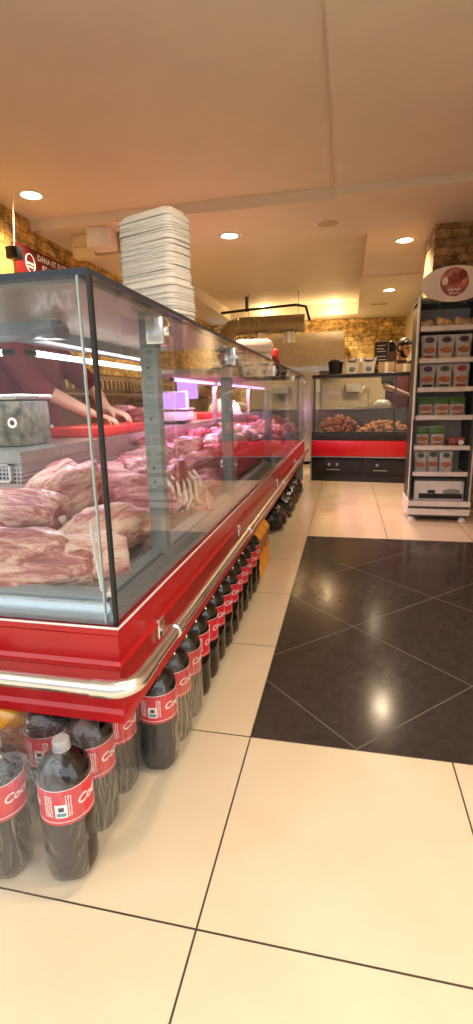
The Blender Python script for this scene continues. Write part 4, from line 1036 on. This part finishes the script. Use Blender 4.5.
# ------------------------------------------------------------------ product rack
RX0, RX1, RYF, RYB = .545, 1.03, 4.39, 4.76
rk = thing('product_rack', 'white and black shelf rack of packaged goods before the stone pillar', 'shelf rack', (.78, 4.57, 0))
for x in (RX0 + .01, RX1 - .02):
    s_ = B().box(x - .010, x + .004, RYF + .02, RYB, .18, 1.80)
    s_.prism([(RYF + .02, .18), (RYF - .012, .18), (RYF - .012, .30), (RYF + .02, 1.80)], x - .010, x + .004, 0)
    obj('side_panel', s_, mt['rackdark'], rk)
    xi = x + .0045 if x < .8 else x - .0135
    obj('inner_liner', B().box(xi, xi + .003, RYF + .036, RYB - .013, .18, 1.79), mt['rackdark'], rk)
obj('front_edge', B().box(RX0 - .006, RX0 + .008, RYF + .0, RYF + .05, .17, 1.82, bev=.002), mt['rackwhite'], rk)
obj('front_edge', B().box(RX1 - .008, RX1 + .004, RYF + .0, RYF + .035, .17, 1.82, bev=.002), mt['rackwhite'], rk)
obj('back_panel', B().box(RX0, RX1, RYB - .012, RYB, .15, 1.86), mt['rackgrey'], rk)
obj('header', B().box(RX0, RX1, RYF + .035, RYB, 1.76, 1.79), mt['rackdark'], rk)
SZ = [1.574, 1.330, 1.103, .878, .631, .411]
for z in SZ:
    s_ = obj('shelf', B().box(RX0 + .02, RX1 - .03, RYF + .02, RYB - .012, z - .022, z - .004), mt['rackgrey'], rk)
    obj('shelf_lip', B().box(RX0 + .018, RX1 - .028, RYF - .004, RYF + .02, z - .026, z + .012, bev=.003), mt['rackwhite'], s_)
bs = obj('base', B().prism([(RYF - .03, .175), (RYF - .03, .125), (RYF - .02, .055), (RYB, .055), (RYB, .175)], RX0 - .01, RX1 + .004, 0), mt['rackwhite'], rk)
obj('base_groove', B().box(RX0 - .004, RX1, RYF - .034, RYF - .028, .112, .132), mt['rackdark'], bs)
obj('kick_plate', B().box(RX0 + .02, RX1 - .02, RYF + .0, RYB - .02, .035, .056), mt['rackdark'], bs)
for x in (RX0 + .035, RX1 - .045):
    for y in (RYF + .02, RYB - .05): obj('foot', B().lathe([(.036, 0), (.034, .008), (.014, .03), (.014, .058)], (x, y, 0), 16), mt['rackwhite'], rk)
# oval sign
t = thing('oval_sign', 'cream oval sign with a round meat photo on top of the rack', 'sign', (.785, 4.372, 1.885))
def ell(a, b_, y0, y1, cx=0, cz=0, n=40): return B().prism([(cx + a * math.cos(2 * PI * k / n), cz + b_ * math.sin(2 * PI * k / n)) for k in range(n)], y0, y1, 1)
obj('board', ell(.245, .130, -.006, .006), mt['cream'], t, local=True)
obj('picture', ell(.104, .104, -.009, -.006, 0, .012), M('sign_meat_photo', (.42, .14, .10), .5, var=.85, scale=22), t, local=True)
pc = ell(.055, .038, -.011, -.009, .0, .025); pc.add_mesh(bpy.data.meshes.new('x'), Matrix.Identity(4))
obj('meat_print', pc, mt['cutface'], t, local=True)
obj('meat_print', ell(.03, .035, -.0115, -.009, .055, .06), mt['ketchup'], t, local=True)
obj('garnish_print', ell(.022, .03, -.0115, -.009, -.068, .02), mt['bone'], t, local=True)
lw = B()
for k in range(9): lw.box(-.045 + k * .010, -.038 + k * .010, -.0125, -.011, -.055 + .004 * ((k * 5) % 3), -.04 + .003 * ((k * 7) % 3))
for k in range(7): lw.box(-.03 + k * .010, -.023 + k * .010, -.0125, -.011, -.075 + .002 * ((k * 5) % 3), -.066)
obj('lettering', lw, mt['ink'], t, local=True)
obj('bracket', B().box(-.10, -.08, .006, .06, -.15, .05).box(.08, .10, .006, .06, -.15, .05), mt['rackdark'], t, local=True)
# goods
def pouch(w, h, d):
    b = B(); n = 9; rows = []
    for j in range(9):
        v_ = j / 8; r = []
        bulge = math.sin(PI * min(1, v_ * 1.05 + .12)) if v_ < .88 else .12
        for s in (-1, 1):
            for k in range(n):
                u = k / (n - 1) * 2 - 1; u *= -s
                r.append(b.bm.verts.new((u * w / 2 * (1 - .04 * bulge), s * d / 2 * (bulge * (1 - u ** 4) + .06), v_ * h)))
        rows.append(r)
    m = len(rows[0])
    for i in range(8):
        for k in range(m): b.bm.faces.new((rows[i][k], rows[i][(k + 1) % m], rows[i + 1][(k + 1) % m], rows[i + 1][k]))
    b.bm.faces.new(rows[0][::-1]); b.bm.faces.new(rows[-1]); return b
def place_pouch(name, label, x, z, w, h, d, mat, emb, tagm, group, y=None, top=None, tilt=-.06, rz=0.):
    t = thing(name, label, 'pouch', (x, y or RYF + .075, z), rz, group); t.rotation_euler = (tilt, 0, rz)
    obj('bag', pouch(w, h, d), mt[mat], t, local=True, ang=60)
    if emb: obj('emblem', ell(w * .27, h * .11, -d / 2 - .004, -d / 2 * .80, 0, h * .80, 20), mt[emb], t, local=True)
    obj('food_print', ell(w * .36, h * .13, -d / 2 - .004, -d / 2 * .9, 0, h * .38, 20), mt['food'], t, local=True)
    if tagm: obj('tag_print', B().box(-w * .28, w * .28, -d / 2 - .004, -d / 2 * .5, h * .07, h * .17), mt[tagm], t, local=True)
    if top: obj('top_band', B().box(-w * .46, w * .46, -d / 2 * .92, d / 2 * .5, h * .62, h * .96, bev=.006), mt[top], t, local=True)
    return t
pos3 = (.645, .775, .905)
for x, em, tg, nm in zip(pos3, ('purpleink', 'purpleink', 'purpleink'), ('redink', 'bread', 'bread'), ('left', 'middle', 'right')):
    place_pouch('food_pouch', f'white pouch with a food picture on the second shelf of the rack, {nm} one', x, SZ[1], .125, .195, .05, 'bagwhite', em, tg, 'white pouches on the rack')
for x, em, tg, nm in zip(pos3, ('purpleink', 'greenink', 'redink'), ('inkblack', 'greenink', 'redink'), ('dark emblem, left', 'green emblem, middle', 'red emblem, right')):
    place_pouch('food_pouch', f'white pouch with {nm} on the third shelf of the rack', x, SZ[2], .125, .195, .05, 'bagwhite', em, tg, 'white pouches on the rack')
for x, nm in zip((.65, .775, .895), ('left', 'middle', 'right')):
    place_pouch('snack_pouch', f'green pouch leaning on the fourth shelf of the rack, {nm} one', x, SZ[3], .128, .16, .05, 'bagwhite', None, 'food', 'green pouches on the rack', top='green', tilt=-.25)
for x, nm in zip((.635, .755), ('left', 'right')):
    place_pouch('snack_pouch', f'green-topped pouch on the fifth shelf of the rack, {nm} one', x, SZ[4], .115, .165, .05, 'bagwhite', None, 'food', 'green-topped pouches on the rack', top='green')
t = thing('meat_pack', 'dark red vacuum pack of sausages lying on the fifth shelf', 'pack', (.90, RYF + .09, SZ[4]))
obj('pack', B().box(-.07, .07, -.06, .06, 0, .06, bev=.02), mt['ketchup'], t, local=True)
obj('sticker', ell(.022, .02, -.063, -.058, .035, .035, 16), mt['ink'], t, local=True)
obj('sausage', B().cap((-.05, -.045, .055), (.05, -.045, .06), .016).cap((-.05, 0, .06), (.05, .0, .06), .016), mt['lean'], t, local=True)
for x, nm, y in zip((.63, .735, .835), ('left', 'middle', 'right'), (RYF + .06, RYF + .10, RYF + .07)):
    place_pouch('snack_pouch', f'white pouch with a grey-green top on the sixth shelf, {nm} one', x, SZ[5], .105, .18, .05, 'bagwhite', 'greenink', None, 'white pouches on the sixth shelf', y=y)
bk = None
for k in range(10):
    lab = f'golden flat bread on the top shelf of the rack, {ORD[k]} from the left'
    loc = (.595 + k * .044, RYF + .09 + .03 * (k % 3), SZ[0] + .0)
    if bk is None:
        bk = obj('flat_bread', meat_mesh(71, .042, .075, .038, taper=.05, rough=.3, cut=False, sub=3), mt['bread'], ang=180); bk.location = loc; tag(bk, lab, 'bread', 'breads on the top shelf')
    else: dup(bk, loc, (0, 0, rnd.uniform(-.5, .5)), lab, scale=(1, 1, rnd.uniform(.9, 1.5)))
t = thing('drawer_box', 'pale box with a long dark opening on the base of the rack', 'box', (.79, RYF + .12, .176))
obj('body', B().box(-.20, .20, -.08, .12, 0, .165, bev=.006), mt['white'], t, local=True)
obj('opening', B().box(-.16, .19, -.084, -.079, .012, .055), mt['black'], t, local=True)
obj('lid_edge', B().box(-.21, .21, -.09, .12, .165, .19, bev=.004), mt['rackdark'], t, local=True)
obj('dish', B().ball((.10, -.085, .075), (.07, .012, .022), 3), mt['post'], t, local=True)
obj('clip', B().box(-.09, -.03, -.092, -.08, .06, .085, bev=.004), mt['shade'], t, local=True)

# ------------------------------------------------------------------ light
wd = bpy.data.worlds.new('world'); S.world = wd; wd.use_nodes = True
bg = wd.node_tree.nodes['Background']; bg.inputs[0].default_value = (.93, .97, 1, 1); bg.inputs[1].default_value = 1.55
def area(name, loc, size, power, col, rot=(0, 0, 0)):
    l = bpy.data.lights.new(name, 'AREA'); l.shape = 'RECTANGLE'; l.size, l.size_y = size; l.energy = power; l.color = col
    o = bpy.data.objects.new(name, l); COL.objects.link(o); o.location = loc; o.rotation_euler = rot; return o
area('case_white_lamp', (-.925, 2.0, 1.18), (.02, 1.2), 2.6, (.92, .90, 1))
area('case_white_lamp', (-1.5, 1.34, 1.18), (1.0, .02), 2, (.92, .92, 1))
area('case_pink_lamp', (-.93, 4.3, 1.145), (.02, 3.2), 17, (1, .45, .90))

vs = S.view_settings
S.display_settings.display_device = 'sRGB'; vs.view_transform = 'Standard'; vs.look = 'None'; vs.exposure = 1.0; vs.gamma = 1; vs.use_curve_mapping = False
S.cycles.max_bounces = 8; S.cycles.transparent_max_bounces = 24; S.cycles.caustics_reflective = False; S.cycles.caustics_refractive = False
S.cycles.sample_clamp_indirect = 4; S.cycles.use_denoising = True
